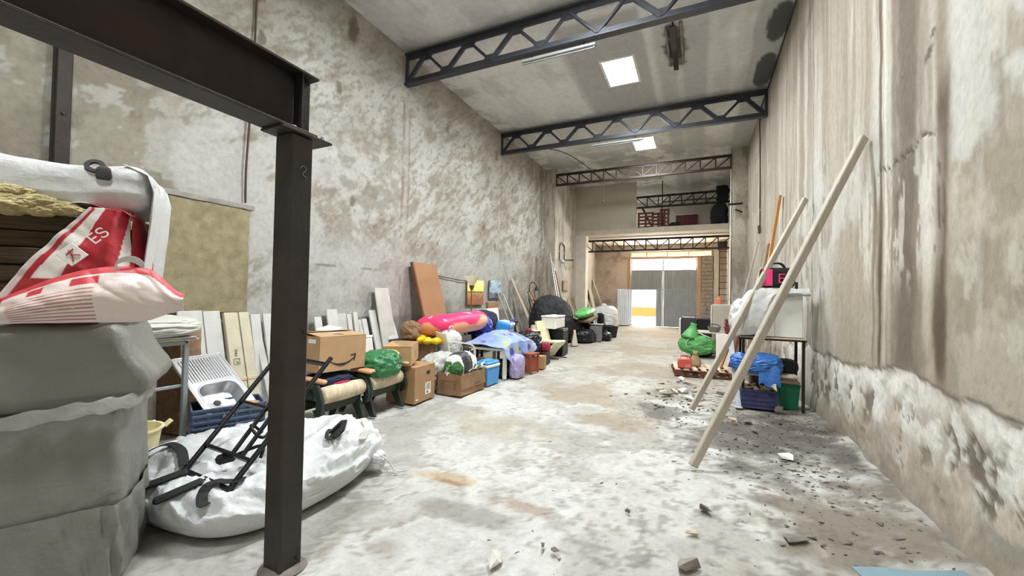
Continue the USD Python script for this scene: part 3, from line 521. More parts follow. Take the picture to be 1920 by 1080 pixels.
# ---------------------------------------------------------------- steel trusses
def truss(y, x0, x1, z0, z1, kind, label, ch, matn):
    t = thing('roof_truss', label, 'truss', ((x0+x1)/2, y, z0)); h = z1-z0; c0 = (x0+x1)/2; a, b = x0-c0, x1-c0
    part(t, 'bottom_chord', join(box(b-a, ch*1.1, ch*0.25, (0, 0, ch*0.12), 0.004), box(b-a, ch*0.3, ch, (0, 0, ch*0.5), 0.004)), matn)
    part(t, 'top_chord', join(box(b-a, ch*1.1, ch*0.25, (0, 0, h-ch*0.12), 0.004), box(b-a, ch*0.3, ch, (0, 0, h-ch*0.5), 0.004)), matn)
    zb, zt = ch*0.6, h-ch*0.6
    if kind == 'warren':
        n = 7; dx = (b-a)/n
        for k in range(n):
            xb0, xt, xb1 = a+k*dx+(0.06 if k == 0 else 0), a+(k+0.5)*dx, a+(k+1)*dx-(0.06 if k == n-1 else 0)
            part(t, 'diagonal', bar((xb0, 0, zb), (xt, 0, zt), 0.10 if k < 3 else 0.055, 0.06, (1, 0, 0)), matn)
            part(t, 'diagonal', bar((xt, 0, zt), (xb1, 0, zb), 0.055 if k < 4 else 0.10, 0.06, (1, 0, 0)), matn)
            part(t, 'gusset_plate', hull([(xt+sx*wx, sy*0.012, zz) for sx in (-1, 1) for sy in (-1, 1) for wx, zz in ((0.17, h-ch), (0.09, h-ch-0.09))]), matn, False)
            if k: part(t, 'gusset_plate', hull([(xb0+sx*wx, sy*0.012, zz) for sx in (-1, 1) for sy in (-1, 1) for wx, zz in ((0.16, ch), (0.08, ch+0.08))]), matn, False)
        for x in (a+0.03, b-0.03): part(t, 'end_post', box(0.06, 0.07, h, (x, 0, h/2), 0.006), matn)
    else:
        n = 13; dx = (b-a)/n
        for k in range(n+1):
            x = min(max(a+k*dx, a+0.03), b-0.03); part(t, 'vertical', box(0.045, 0.045, h-ch, (x, 0, h/2), 0.005), matn)
        for k in range(n):
            x0_, x1_ = a+k*dx, a+(k+1)*dx
            p, q = ((x0_, 0, zt), (x1_, 0, zb)) if k < n/2 else ((x0_, 0, zb), (x1_, 0, zt))
            part(t, 'diagonal', bar(p, q, 0.04, 0.04, (1, 0, 0)), matn)
    return t
truss(6.86, XL, XR, 6.10, 6.79, 'warren', 'dark blue-grey lattice truss nearest the camera, under the ceiling', 0.135, 'truss_blue')
truss(11.55, XL, XR, 6.12, 6.80, 'warren', 'dark lattice truss second from the camera, between the two skylights', 0.125, 'truss_blue')
truss(15.71, XL2, 1.0, 6.12, 6.62, 'pratt', 'dark brown lattice truss just in front of the mezzanine opening', 0.09, 'truss_brown')
truss(20.1, XL2, XR2, 3.82, 4.44, 'pratt', 'dark lattice truss under the mezzanine slab before the gate', 0.09, 'truss_brown')
truss(20.4, XL2, XR2, 5.95, 6.55, 'pratt', 'dark lattice truss above the mezzanine floor, seen through its opening', 0.09, 'truss_brown')
# ---------------------------------------------------------------- object materials
mat('card', (166, 130, 94), 0.8, var=0.10, scale=5, bump=0.12, bscale=40)
mat('card_light', (178, 144, 106), 0.8, var=0.08, scale=5, bump=0.12, bscale=40)
mat('card_old', (146, 114, 84), 0.85, var=0.18, scale=6, bump=0.2, bscale=25)
mat('tape', (206, 186, 150), 0.35, var=0.05)
mat('ink', (46, 42, 40), 0.7, var=0.05)
mat('faded_ink', (120, 100, 78), 0.8, var=0.1)
mat('paper', (232, 230, 224), 0.8, var=0.04)
mat('white_slab', (204, 203, 198), 0.7, var=0.08, scale=4, bump=0.1)
mat('grey_slab', (196, 193, 186), 0.75, var=0.12, scale=4, bump=0.1)
mat('cream_wrap', (204, 196, 172), 0.65, var=0.08, scale=5, bump=0.2)
mat('film_grey', (134, 133, 126), 0.42, var=0.10, scale=2.0, bump=0.5, bscale=7, dist=0.03, trans=0.12)
mat('bundle_grey', (196, 194, 186), 0.6, var=0.08, scale=3, bump=0.3, bscale=12, dist=0.02)
mat('film_white', (214, 214, 212), 0.45, var=0.06, scale=3, bump=0.5, bscale=14, dist=0.02, trans=0.15)
mat('woven_white', (206, 208, 208), 0.5, var=0.06, scale=4, bump=0.45, bscale=18, dist=0.02)
mat('wool', (104, 88, 62), 0.95, rgb2=(66, 54, 36), scale=9, stretch=(1, 4, 14), bump=0.9, bscale=30, lo=0.3, hi=0.7, dist=0.02)
mat('wool_tuft', (196, 182, 136), 0.95, rgb2=(150, 134, 92), scale=20, bump=1.0, bscale=60, dist=0.01)
mat('khaki_wool', (158, 148, 118), 0.95, rgb2=(132, 122, 94), scale=7, bump=0.8, bscale=50, dist=0.01)
mat('bag_red', (176, 44, 52), 0.4, var=0.12, scale=6, bump=0.35, bscale=14)
mat('black_metal', (26, 27, 30), 0.4, 0.3, var=0.1)
mat('black_strap', (34, 34, 36), 0.7, var=0.15)
mat('black_film', (24, 24, 27), 0.32, var=0.2, bump=0.6, bscale=12, dist=0.02)
mat('black_cloth', (30, 30, 34), 0.8, var=0.25, scale=3, bump=0.4, bscale=10)
mat('aluminium', (176, 180, 182), 0.4, 0.7, var=0.08)
mat('steel_grey', (150, 156, 160), 0.45, 0.3, var=0.08)
mat('stainless', (218, 219, 221), 0.34, 1.0, var=0.05, scale=3, bump=0.05)
mat('blue_crate', (46, 60, 94), 0.5, rgb2=(88, 102, 128), scale=6)
mat('navy_crate', (48, 52, 98), 0.5, rgb2=(70, 74, 112), scale=6)
mat('yellow_plastic', (226, 214, 168), 0.45, var=0.05)
mat('maroon_plastic', (92, 40, 46), 0.4, var=0.08)
mat('wicker', (150, 120, 92), 0.85, var=0.3, scale=14, bump=0.6)
mat('dark_wood', (62, 48, 38), 0.6, var=0.25, scale=4, stretch=(1, 1, 8))
mat('green_metal', (44, 54, 46), 0.45, var=0.15)
mat('beige_cloth', (214, 200, 172), 0.9, rgb2=(188, 172, 144), scale=5, stretch=(1, 3.2, 1), bump=0.4, bscale=120, lo=0.42, hi=0.6)
mat('beech', (206, 158, 118), 0.5, var=0.12, scale=3, stretch=(6, 1, 6))
mat('green_film', (36, 98, 58), 0.35, rgb2=(60, 130, 80), scale=5, bump=0.6, bscale=9, dist=0.03)
mat('yellow_cloth', (232, 206, 120), 0.8, var=0.1)
mat('clear_film', (214, 214, 210), 0.28, var=0.1, scale=5, bump=0.7, bscale=9, dist=0.03, trans=0.3)
mat('brown_board', (156, 114, 76), 0.6, var=0.08, scale=2)
mat('brown_board_edge', (112, 76, 50), 0.7, var=0.1)
mat('inflatable_yellow', (240, 200, 36), 0.3, rgb2=(232, 150, 40), scale=4, lo=0.5, hi=0.7)
mat('white_plastic', (230, 226, 212), 0.4, var=0.04)
mat('cool_blue', (74, 150, 214), 0.4, var=0.05)
mat('cream_plastic', (226, 220, 186), 0.45, var=0.05)
mat('terracotta', (150, 78, 52), 0.75, var=0.12)
mat('bag_blue', (52, 70, 170), 0.4, var=0.15, bump=0.4)
mat('crimson', (140, 30, 58), 0.7, var=0.15)
mat('lilac', (176, 166, 206), 0.45, var=0.1, scale=4, bump=0.6, bscale=10, dist=0.03, trans=0.1)
mat('navy_cloth', (34, 36, 60), 0.85, var=0.2)
mat('plank_grey', (176, 166, 150), 0.75, var=0.15, scale=5, stretch=(5, 5, 0.6))
mat('plank_brown', (140, 112, 84), 0.75, var=0.2, scale=5, stretch=(5, 5, 0.6))
mat('brass', (150, 120, 70), 0.4, 0.7, var=0.1)
mat('lampshade', (250, 246, 230), 0.5, var=0.05, trans=0.6)
mat('green_sack', (104, 178, 104), 0.45, rgb2=(82, 154, 86), scale=6, bump=0.5, bscale=10, dist=0.03)
mat('brown_mat', (128, 108, 82), 0.9, var=0.2)
mat('cabinet_grey', (122, 118, 116), 0.6, var=0.08)
mat('dark_grey', (62, 60, 58), 0.6, var=0.15)
mat('tube_white', (140, 142, 140), 0.4, var=0.05)
mat('cable_black', (30, 28, 28), 0.6, var=0.1)
mat('cable_brown', (74, 56, 44), 0.6, var=0.1)
mat('galv', (196, 206, 214), 0.4, 0.4, rgb2=(222, 226, 228), scale=9)
mat('cream_wood', (178, 170, 155), 0.65, var=0.10, scale=4, stretch=(8, 8, 0.8))
mat('orange_wood', (186, 122, 58), 0.55, var=0.15, scale=4, stretch=(8, 8, 0.8))
mat('pallet_wood', (196, 176, 152), 0.85, var=0.2, scale=6)
mat('pallet_red', (110, 62, 50), 0.85, var=0.2, scale=6)
mat('jerry_red', (196, 84, 78), 0.45, rgb2=(222, 150, 130), scale=7, lo=0.5, hi=0.7)
mat('jute', (168, 146, 116), 0.95, var=0.2, bump=0.6)
mat('pot_maroon', (120, 56, 46), 0.7, var=0.15)
mat('fridge_white', (228, 228, 222), 0.4, var=0.04)
mat('tarp_blue', (44, 92, 168), 0.4, rgb2=(66, 120, 190), scale=4, bump=0.6, bscale=10, dist=0.03)
mat('bin_green', (24, 116, 86), 0.5, var=0.12)
mat('shelf_wood', (190, 176, 154), 0.8, var=0.2, scale=5)
mat('pink', (232, 62, 122), 0.6, var=0.06)
mat('orange_lantern', (226, 122, 84), 0.5, var=0.1)
mat('lime', (150, 146, 140), 0.8, var=0.2)
mat('rock_grey', (150, 142, 132), 0.9, rgb2=(112, 104, 96), scale=9, bump=0.5)
mat('rock_dark', (116, 109, 101), 0.9, var=0.25, scale=9, bump=0.5)
mat('rock_white', (222, 219, 212), 0.9, var=0.1, scale=9, bump=0.5)
mat('tile_shard', (196, 178, 156), 0.9, var=0.2, scale=9, bump=0.3)
mat('maroon_wood', (104, 52, 58), 0.6, var=0.1)
mat('pale_blue', (116, 142, 152), 0.5, var=0.05)
usdkit.material(stage, '/World/Looks/painted', {"at": ("attribute", {"attribute": "stain"}), "n": ("noise_texture", {"scale": 14.0, "detail": 4.0}), "b": ("bump", {"strength": 0.35, "distance": 0.02}),
    "p": ("principled_bsdf", {"roughness": 0.45, "specular_ior_level": 0.4})}, [("at.color", "p.base_color"), ("n.fac", "b.height"), ("b.normal", "p.normal")], surface="p.BSDF")
def ppart(parent, name, mesh, col, label=None):
    """A part whose printed colours lie on its vertices; col maps the vertices to 0..255 colours."""
    p = part(parent, name, mesh, 'painted', True, label)
    UsdGeom.PrimvarsAPI(p).CreatePrimvar('stain', Sdf.ValueTypeNames.Color3fArray, 'vertex').Set(Vt.Vec3fArray.FromNumpy(np.clip(lin(np.clip(col, 0, 255)), 0, 1).astype(np.float32)))
    return p
def flat_text(s, h, o, ex, ez, depth=0.002):
    t = meshkit.text_mesh(s, h, depth); ex, ez = V(*ex)/np.linalg.norm(ex), V(*ez)/np.linalg.norm(ez)
    return frame_map(t, V(*o), ex, ez, np.cross(ex, ez))
def dense(m, e):
    for _ in range(4):
        if m.edges_unique_length.max() < e*1.6: break
        m = m.subdivide()
    return m
def crumple(m, amp, s, seed=0):
    n = m.vertices.copy(); m = m.copy(); d = np.stack([fbm(n+seed*9+k*5, s, 3, seed+k)-0.5 for k in range(3)], -1); m.vertices = n+2*amp*d; return m

# ---------------------------------------------------------------- steel frame in the foreground
t = thing('steel_column', 'dark rusty steel column standing on the floor with a bolted cap plate', 'column', (-2.13, 1.55, 0))
part(t, 'shaft', box(0.14, 0.14, 2.46, (0, 0, 1.23), 0.010), 'rusty_steel', 20)
part(t, 'cap_plate', box(0.19, 0.32, 0.014, (0, 0.02, 2.467), 0.002), 'rusty_steel', False)
for sx, sy in ((0.06, -0.05), (-0.06, -0.05), (0.06, 0.14), (-0.06, 0.14)): part(t, 'bolt', move(trimesh.creation.cylinder(0.013, 0.03, sections=6), (sx, sy, 2.486)), 'aluminium', False)
part(t, 'base_mortar', crumple(lathe([(0, 0.02), (0.09, 0.02), (0.125, 0.0), (0, 0.0)], 16), 0.015, 9), 'rock_dark')
ch = spline([(0, 0.0, 0), (0.02, 0.018, 0), (0.035, 0.0, 0), (0.012, -0.03, 0), (0.04, -0.045, 0)], 20)
part(t, 'chalk_mark', tube(np.stack([np.full(20, 0.0705), ch[:, 0]-0.01, ch[:, 1]+2.27], -1), 0.0016, 5), 'lime', label='pale chalk scribble on the column')
for z in (1.34, 0.05): part(t, 'bolt', move(turn(trimesh.creation.cylinder(0.011, 0.012, sections=6), 90, (0, 1, 0)), (0.074, 0.04, z+0.0)), 'rusty_steel', False)
t = thing('steel_beam', 'dark rusty steel I-beam resting on the foreground column', 'beam', (-2.135, 1.64, 2.476))
L = 4.62
part(t, 'bottom_flange', box(0.17, L, 0.016, (0, -L/2, 0.008), 0.003), 'rusty_steel', False)
part(t, 'top_flange', box(0.17, L, 0.016, (0, -L/2, 0.346), 0.003), 'dark_rust', False)
part(t, 'web', box(0.010, L, 0.326, (0, -L/2, 0.177), 0.001), 'dark_rust', False)
for x in (-0.043, 0.043): part(t, 'stiffener', box(0.070, 0.012, 0.322, (x, -0.10, 0.177), 0.001), 'dark_rust', False)
t = thing('wall_post', 'rusty flat steel post fixed upright to the left wall behind the beam', 'post', (-5.80, 1.69, 2.05))
part(t, 'post', join(box(0.05, 0.11, 2.4, (0, 0, 1.2), 0.006), box(0.02, 0.14, 2.4, (-0.03, 0, 1.2), 0.004)), 'rusty_steel', False)
part(t, 'foot_plate', box(0.10, 0.18, 0.02, (0, 0, 0.01), 0.003), 'rusty_steel', False)
for z in (0.35, 1.25): part(t, 'bolt', move(turn(trimesh.creation.cylinder(0.016, 0.02, sections=6), 90, (0, 1, 0)), (0.03, 0, z)), 'rusty_steel', False)

# ---------------------------------------------------------------- wrapped stack of insulation at the left edge
CX, CY, CA = -2.80, 1.05, 56.5
def wrapbox(w, d, h, seed, bulge, cre=0.02, corner=0.06, n=0.035):
    m = gbox(w, d, h, (-w/2, d/2, h/2), corner, e=n); v = m.vertices.copy(); c = V(-w/2, d/2, h/2); q = (v-c)/V(w/2, d/2, h/2)
    zz = v[:, 2]/h; k = 1+bulge*np.sin(np.clip(zz, 0, 1)*PI)*0.5
    v[:, :2] = c[:2]+(v[:, :2]-c[:2])*k[:, None]
    fold = np.abs(fbm(v*V(6, 6, 0.7)+seed*4, 1.0, 3, seed)-0.5)*2; f2 = np.abs(fbm(v*V(2.0, 2.0, 5), 1.0, 3, seed+3)-0.5)*2
    nrm = m.vertex_normals; v += nrm*(cre*(1.1-2.0*fold)+cre*0.25*(0.5-f2))[:, None]; v[:, 2] = np.maximum(v[:, 2], 0)
    m.vertices = v; return m
t = thing('wrapped_bale', 'grey plastic wrapped bale standing on the floor at the left edge, bottom of the stack', 'bale', (CX, CY, 0.002), (0, 0, CA))
part(t, 'wrapping', wrapbox(1.25, 0.62, 0.93, 1, 0.05, 0.024), 'film_grey', True)
hem = spline([(0.02, 0.66, 0.03), (0.055, 0.35, 0.02), (0.04, 0.0, 0.03), (-0.06, -0.05, 0.04), (-0.35, -0.045, 0.02), (-0.7, -0.05, 0.03)], 40)
part(t, 'hem', sheet(np.stack([hem+V(0, 0, k*0.10)+V(0.02, -0.02, 0)*math.sin(k*1.5)*np.sin(np.arange(40)*1.3)[:, None] for k in range(5)], 1), 0.004), 'film_grey', True)
t = thing('wrapped_bale', 'upper grey plastic wrapped bale bulging out under the red and white sack', 'bale', (CX, CY, 0.945), (0, 0, CA))
m = wrapbox(1.25, 0.62, 0.42, 7, 0.10, 0.02)
v = m.vertices; v[:, 0] += 0.10*np.exp(-((v[:, 2]-0.10)/0.12)**2)*sm(-0.2, 0.05, v[:, 0]); m.vertices = v
part(t, 'wrapping', m, 'film_grey', True)
fl = spline([(-0.75, -0.05, 0.02), (-0.45, -0.055, 0.0), (-0.2, -0.06, 0.03), (-0.02, -0.06, 0.05), (0.09, 0.02, 0.06), (0.12, 0.2, 0.07)], 50)
part(t, 'fold', sheet(np.stack([fl+V(0, -0.012*k, -0.022*k)+0.006*np.sin(np.arange(50)*0.9+k)[:, None] for k in range(4)], 1), 0.004), 'film_grey', True, 'crumpled pale fold across the wrapping')
t = thing('mineral_wool_bale', 'brown mineral wool bale coming out of a torn red and white sack', 'insulation', (CX, CY, 1.385), (0, 0, CA))
for k in range(6):
    part(t, 'wool_slab', crumple(gbox(1.20-0.02*(k % 2), 0.55, 0.083, (-0.64, 0.31+0.008*((k*5) % 3-1), 0.075+k*0.086), 0.012, e=0.06), 0.006, 14, k), 'wool', True)
for k, (x, y, z, s) in enumerate(((-0.34, 0.05, 0.60, 0.06), (-0.42, 0.04, 0.58, 0.07), (-0.25, 0.05, 0.585, 0.05), (-0.50, 0.05, 0.62, 0.06), (-0.40, 0.05, 0.64, 0.05), (-0.20, 0.03, 0.575, 0.035), (-0.30, 0.02, 0.56, 0.035))):
    part(t, 'wool_tuft', move(blob(s*1.5, s, s*0.7, k+3, 4, 0.28, 4, 0.12, 9, 2.0, False), (x, y, z)), 'wool_tuft', True)
# sack sleeve round the end: its torn mouth runs slantwise down the front
def sleeve_pt(s, a):
    """a: 0 bottom front .. 1 top front .. over the end; s runs from the mouth (0) to the sack's end (1)."""
    z = np.clip(a, 0, 1)*0.585; xm = -0.46+0.34*np.clip(a, 0, 1)**1.3; xe = 0.02+0.02*np.sin(a*3)
    return xm+(xe-xm)*s, np.full_like(s, 0.0), z
S, A = np.meshgrid(np.linspace(0, 1, 70), np.linspace(0, 1, 80), indexing='ij')
X, Y, Z = sleeve_pt(S, A); Y = -0.005-0.022*fbm(P3(X*6, Z*6), 1, 2, 4)-0.016*np.abs(fbm(P3(X*6+Z*8, Z*3), 1, 2, 14)-0.5)*2-0.04*np.exp(-((Z-0.12)/0.1)**2)*S; Y = Y+0.10*sm(0.7, 1.0, S)
front = sheet(np.stack([X+0.05*S*np.sin(A*6)*0.3, Y, Z+0.012], -1), 0.004)
def red_cols(v, mouth=False):
    if mouth:
        k = np.clip(v[:, 2]/0.585, 0, 1); xm = -0.46+0.34*k**1.3; s = (v[:, 0]-xm)/(0.04-xm); r = np.tile(V(172, 40, 50), (len(v), 1))
        r[(s > 0.13) & (s < 0.36) & (k > 0.38)] = (226, 220, 214); r[(s < 0.05)] = (214, 200, 196); r[(s > 0.84) & (s < 0.95) & (k > 0.45)] = (222, 214, 208); r[(s > 0.86) & (k < 0.32) & (k > 0.18)] = (222, 214, 208)
        r[(k < 0.16) & (v[:, 0] < -0.30)] = (222, 214, 208); return r
    u = v[:, 2]*0.80-v[:, 0]*0.6; r = np.tile(V(172, 40, 50), (len(v), 1))
    for a, b in ((0.52, 0.60), (0.63, 0.66), (0.05, 0.10)):
        r[(u > a) & (u < b)] = (226, 220, 214)
    lo = (v[:, 2] < 0.10+0.06*np.sin(v[:, 0]*9)) & (v[:, 0] < -0.18); r[lo] = (222, 214, 208)
    return r
ppart(t, 'sack', front, red_cols(front.vertices, True), 'red sack front with white stripes')
A2, B2 = np.meshgrid(np.linspace(0, 1, 30), np.linspace(0, 1, 24), indexing='ij')           # end and top of the sack
end = sheet(np.stack([0.02+0.05*np.sin(A2*PI)*np.sin(B2*PI)+0.02*fbm(P3(A2*6, B2*6), 1, 3, 6), 0.07+0.50*B2, 0.012+0.585*A2-0.03*B2*A2], -1), 0.004)
ppart(t, 'sack_end', end, red_cols(end.vertices+V(-0.1, 0, 0)))
top = sheet(np.stack([-0.40+0.44*A2, 0.02+0.54*B2, 0.612+0.012*np.sin(A2*14+B2*5)-0.05*sm(0.85, 1, A2)], -1), 0.004)
ppart(t, 'sack_top', top, red_cols(top.vertices+V(0.1, 0, 0)))
n1 = V(0.62, 0, 0.66); n1 /= np.linalg.norm(n1); n2 = np.array([-n1[2], 0, n1[0]])
part(t, 'lettering', flat_text('ES', 0.052, (-0.085, -0.058, 0.40), n1, n2, 0.004), 'paper', False, 'white letters on the red sack')
lg = join(move(box(0.085, 0.006, 0.085, (0, 0, 0), 0.002), (0, 0, 0)))
lgM = frame_map(lg, V(-0.165, -0.056, 0.345), n1, V(0, 1, 0), np.cross(n1, V(0, 1, 0)))
part(t, 'emblem', lgM, 'paper', False, 'white square emblem with a running figure')
man = join(bar((-0.02, 0, -0.03), (0.0, 0, 0.0), 0.010, 0.003, (0, 1, 0)), bar((0.0, 0, 0.0), (0.022, 0, -0.022), 0.010, 0.003, (0, 1, 0)), bar((0, 0, 0), (0.006, 0, 0.022), 0.012, 0.003, (0, 1, 0)), bar((-0.016, 0, 0.012), (0.024, 0, 0.016), 0.008, 0.003, (0, 1, 0)))
part(t, 'emblem', frame_map(man, V(-0.165, -0.0615, 0.345), n1, V(0, 1, 0), np.cross(n1, V(0, 1, 0))), 'bag_red', False, 'red running figure')
# the folded down lower lip, ending in a pale tip
U, W = np.meshgrid(np.linspace(0, 1, 120), np.linspace(0, 1, 90), indexing='ij')
px_ = -0.48+0.76*U; ht = 0.05+0.24*np.sin(np.clip(U*1.18, 0, 1)*PI*0.62)*(1-0.55*sm(0.8, 1, U)); lipz = 0.004+ht*W+0.06*sm(0.75, 1, U)*(1-W)
lipy = -0.045-0.09*np.sin(W*PI)*np.sin(U*PI*0.9)-0.02*fbm(P3(U*5, W*3), 1, 2, 8)-0.012*np.abs(fbm(P3(U*7+W*2, W*2), 1, 2, 18)-0.5)*2
lip = sheet(np.stack([px_, lipy, lipz], -1), 0.005)
def lip_cols(v):
    r = np.tile(V(224, 208, 202), (len(v), 1)); x, z = v[:, 0], v[:, 2]; hh = np.interp(x, px_[:, 0], ht[:, 0]); k = z/hh
    r[(k > 0.90)] = (196, 70, 78); r[(np.abs(k-0.80) < 0.07) & (np.abs(np.mod(x*5, 1)-0.5) < 0.25) & (x < 0.0) & (x > -0.3)] = (190, 60, 68)
    lines_ = (k < 0.66) & (x > -0.36) & (x < -0.06) & (np.mod(k*14, 1) < 0.4); r[lines_] = (176, 128, 128); r[(x < -0.38) & (k > 0.3)] = (172, 40, 50); return r
ppart(t, 'sack_lip', lip, lip_cols(lip.vertices), 'pale folded sack lip with pink print')
loop = spline([(0.02, -0.06, 0.22), (0.0, -0.09, 0.29), (0.06, -0.08, 0.32), (0.10, -0.06, 0.27), (0.05, -0.075, 0.20)], 26)
part(t, 'torn_strip', sheet(np.stack([loop, loop+V(0.012, -0.012, 0.03)], 1), 0.004), 'film_white', True)
t = thing('insulation_roll', 'white film wrapped roll on the very top of the insulation stack', 'insulation', (CX, CY, 1.995), (0, 0, CA))
m = gbox(1.3, 0.55, 0.24, (-0.57, 0.34, 0.13), 0.09, e=0.03); v = m.vertices; k = sm(-0.9, 0.05, v[:, 0])
v[:, 2] += 0.05*(1-k)*0+0.03*np.sin(v[:, 0]*5); v += m.vertex_normals*(0.03*(0.5-np.abs(fbm(v*V(2, 7, 7), 1, 4, 3)-0.5)*2))[:, None]; v[:, 2] = np.maximum(v[:, 2], 0); m.vertices = v
part(t, 'roll', m, 'film_white', True)
dr = np.stack([np.stack([np.interp(k, [0, 2, 4, 7, 14], [-0.02, 0.075, 0.10, 0.095, 0.07])+0.010*np.sin(np.arange(20)*1.1+k*0.3), np.linspace(0.08, 0.60, 20), np.interp(k, [0, 2, 4, 14], [0.255, 0.21, 0.12, -0.50])+0.004*np.sin(np.arange(20)*0.7)], -1) for k in range(15)], 0)
part(t, 'film_skirt', sheet(dr, 0.003), 'film_white', True, 'loose film hanging over the end')
part(t, 'printed_mark', move(turn(trimesh.creation.annulus(0.022, 0.042, 0.012), 62, (1, 0, 0)), (-0.13, 0.075, 0.222)), 'ink', 30, 'dark blue ring print')
part(t, 'printed_mark', move(blob(0.03, 0.012, 0.04, 3, 2, 0.05), (-0.09, 0.052, 0.15)), 'dark_grey', True, 'dark blue print blot')

# khaki insulation panel standing proud of the left wall
t = thing('wall_panel', 'khaki insulation panel fixed flat on the left wall beside the stack', 'panel', (-5.81, 2.88, 1.26))
m = gbox(0.06, 1.34, 1.44, (0, 0, 0.72), 0.01, e=0.06); part(t, 'panel', crumple(m, 0.01, 6), 'khaki_wool', True)
part(t, 'top_ledge', crumple(gbox(0.09, 1.42, 0.07, (0, 0.02, 1.475), 0.012, e=0.08), 0.008, 9), 'lime', True)

# ---------------------------------------------------------------- big white bag with the black frame
TH = np.linspace(0, 2*PI, 96, endpoint=False)
OUT = V(*[(-3.80, 1.50), (-3.36, 1.40), (-2.98, 1.42), (-2.70, 1.50), (-2.53, 1.74), (-2.50, 2.10), (-2.53, 2.42), (-2.66, 2.78), (-2.95, 3.02), (-3.35, 3.0), (-3.75, 2.7), (-4.0, 2.25), (-4.02, 1.8)])
c0 = OUT.mean(0); oc = spline(OUT, 160, True)[:, :2]-c0; ang = np.arctan2(oc[:, 1], oc[:, 0]); rad = np.hypot(oc[:, 0], oc[:, 1]); o_ = np.argsort(ang)
Rr = np.interp(TH, np.concatenate([ang[o_]-2*PI, ang[o_], ang[o_]+2*PI]), np.tile(rad[o_], 3))
prof = [(0.0, 1.0), (0.15, 1.0), (0.3, 0.99), (0.45, 0.96), (0.6, 0.93), (0.72, 0.88), (0.82, 0.78), (0.9, 0.66), (0.96, 0.5), (1.0, 0.33), (1.01, 0.2), (0.985, 0.08), (0.93, 0.0)]
prof = [(a, b) for p0, p1 in zip(prof[:-1], prof[1:]) for a, b in [(p0[0]+(p1[0]-p0[0])*q, p0[1]+(p1[1]-p0[1])*q) for q in (0, 1/3, 2/3)]]+[prof[-1], (0.4, 0.0), (0.0, 0.0)]
TH2 = np.linspace(0, 2*PI, 192, endpoint=False); R2 = np.interp(TH2, np.append(TH, 2*PI), np.append(Rr, Rr[0]))
pv = []
for a, b in prof:
    x, y = c0[0]+a*R2*np.cos(TH2), c0[1]+a*R2*np.sin(TH2)
    H_ = 0.27+0.13*np.exp(-(((x+2.80)/0.35)**2+((y-2.72)/0.35)**2))+0.05*np.exp(-(((x+3.6)/0.4)**2+((y-1.85)/0.35)**2))-0.07*np.exp(-(((x+3.0)/0.28)**2+((y-1.75)/0.22)**2))
    pv.append(np.stack([x, y, b*H_], -1))
pv = np.stack(pv, 0); q = pv.copy()
rg = 1-2*np.abs(fbm(np.stack([q[..., 0]*0.8+q[..., 1]*0.6, (q[..., 1]*0.8-q[..., 0]*0.6)*0.5, q[..., 2]*2.5], -1), 3.0, 4, 5)-0.5)*2; rg2 = 1-2*np.abs(fbm(q*V(2.2, 1.6, 3.5), 3.6, 3, 9)-0.5)*2; ramp_ = sm(0.0, 0.10, q[..., 2])[..., None]
dirn = np.stack([np.cos(TH2)[None, :]*np.linspace(0, 1, len(prof))[:, None]*0.8, np.sin(TH2)[None, :]*np.linspace(0, 1, len(prof))[:, None]*0.8, np.ones_like(q[..., 0])], -1)
pv = pv+dirn*(0.085*rg+0.06*rg2)[..., None]*ramp_; pv[..., 2] = np.maximum(pv[..., 2]*0.94, 0.0)
def polar_mesh(P):
    k, n = P.shape[:2]; I = np.arange(k*n).reshape(k, n); nx = np.roll(I, -1, 1)
    a, b, c, d = I[:-1].ravel(), I[1:].ravel(), nx[1:].ravel(), nx[:-1].ravel()
    m = trimesh.Trimesh(P.reshape(-1, 3), np.vstack([np.stack([a, b, c], 1), np.stack([a, c, d], 1)]), process=True); return m
bagm = polar_mesh(pv); 
if bagm.volume < 0: bagm.invert()
t = thing('bulk_bag', 'large white woven bag slumped on the floor behind the column', 'bag', (c0[0], c0[1], 0.004))
part(t, 'sack', move(bagm, (-c0[0], -c0[1], 0)), 'woven_white', True)
from scipy.spatial import cKDTree
P_BAG = pv[:37].reshape(-1, 3); KD_BAG = cKDTree(P_BAG[:, :2])
def bag_z(x, y):
    return P_BAG[KD_BAG.query(np.c_[x, y], k=14)[1], 2].max(1)
def strap(pts, w, parent, name, mat_, lift=0.016, n=36):
    c = spline(pts, n); c[:, 2] = np.maximum(c[:, 2], bag_z(c[:, 0], c[:, 1])+lift); c[:, 2] = np.convolve(np.pad(c[:, 2], 2, mode='edge'), np.ones(5)/5, 'valid')
    tg = np.gradient(c, axis=0); s = np.cross(tg, V(0, 0, 1)); s /= np.linalg.norm(s, axis=1)[:, None]
    part(parent, name, move(sheet(np.stack([c-s*w/2, c+s*w/2], 1), 0.006), (-c0[0], -c0[1], 0)), mat_, True)
strap([(-3.86, 1.50, 0.10), (-3.80, 1.52, 0.2), (-3.65, 1.62, 0.3), (-3.45, 1.66, 0.3), (-3.25, 1.60, 0.25)], 0.06, t, 'handle_strap', 'black_strap')
strap([(-2.72, 1.46, 0.03), (-2.78, 1.47, 0.16), (-2.82, 1.55, 0.25), (-2.70, 1.68, 0.25)], 0.06, t, 'handle_strap', 'black_strap')
strap([(-2.56, 2.55, 0.10), (-2.66, 2.72, 0.30), (-2.85, 2.85, 0.36)], 0.05, t, 'seam_strap', 'grey_slab')
strap([(-2.62, 2.30, 0.2), (-2.70, 2.32, 0.3), (-2.76, 2.40, 0.3)], 0.03, t, 'tie_strap', 'black_strap')
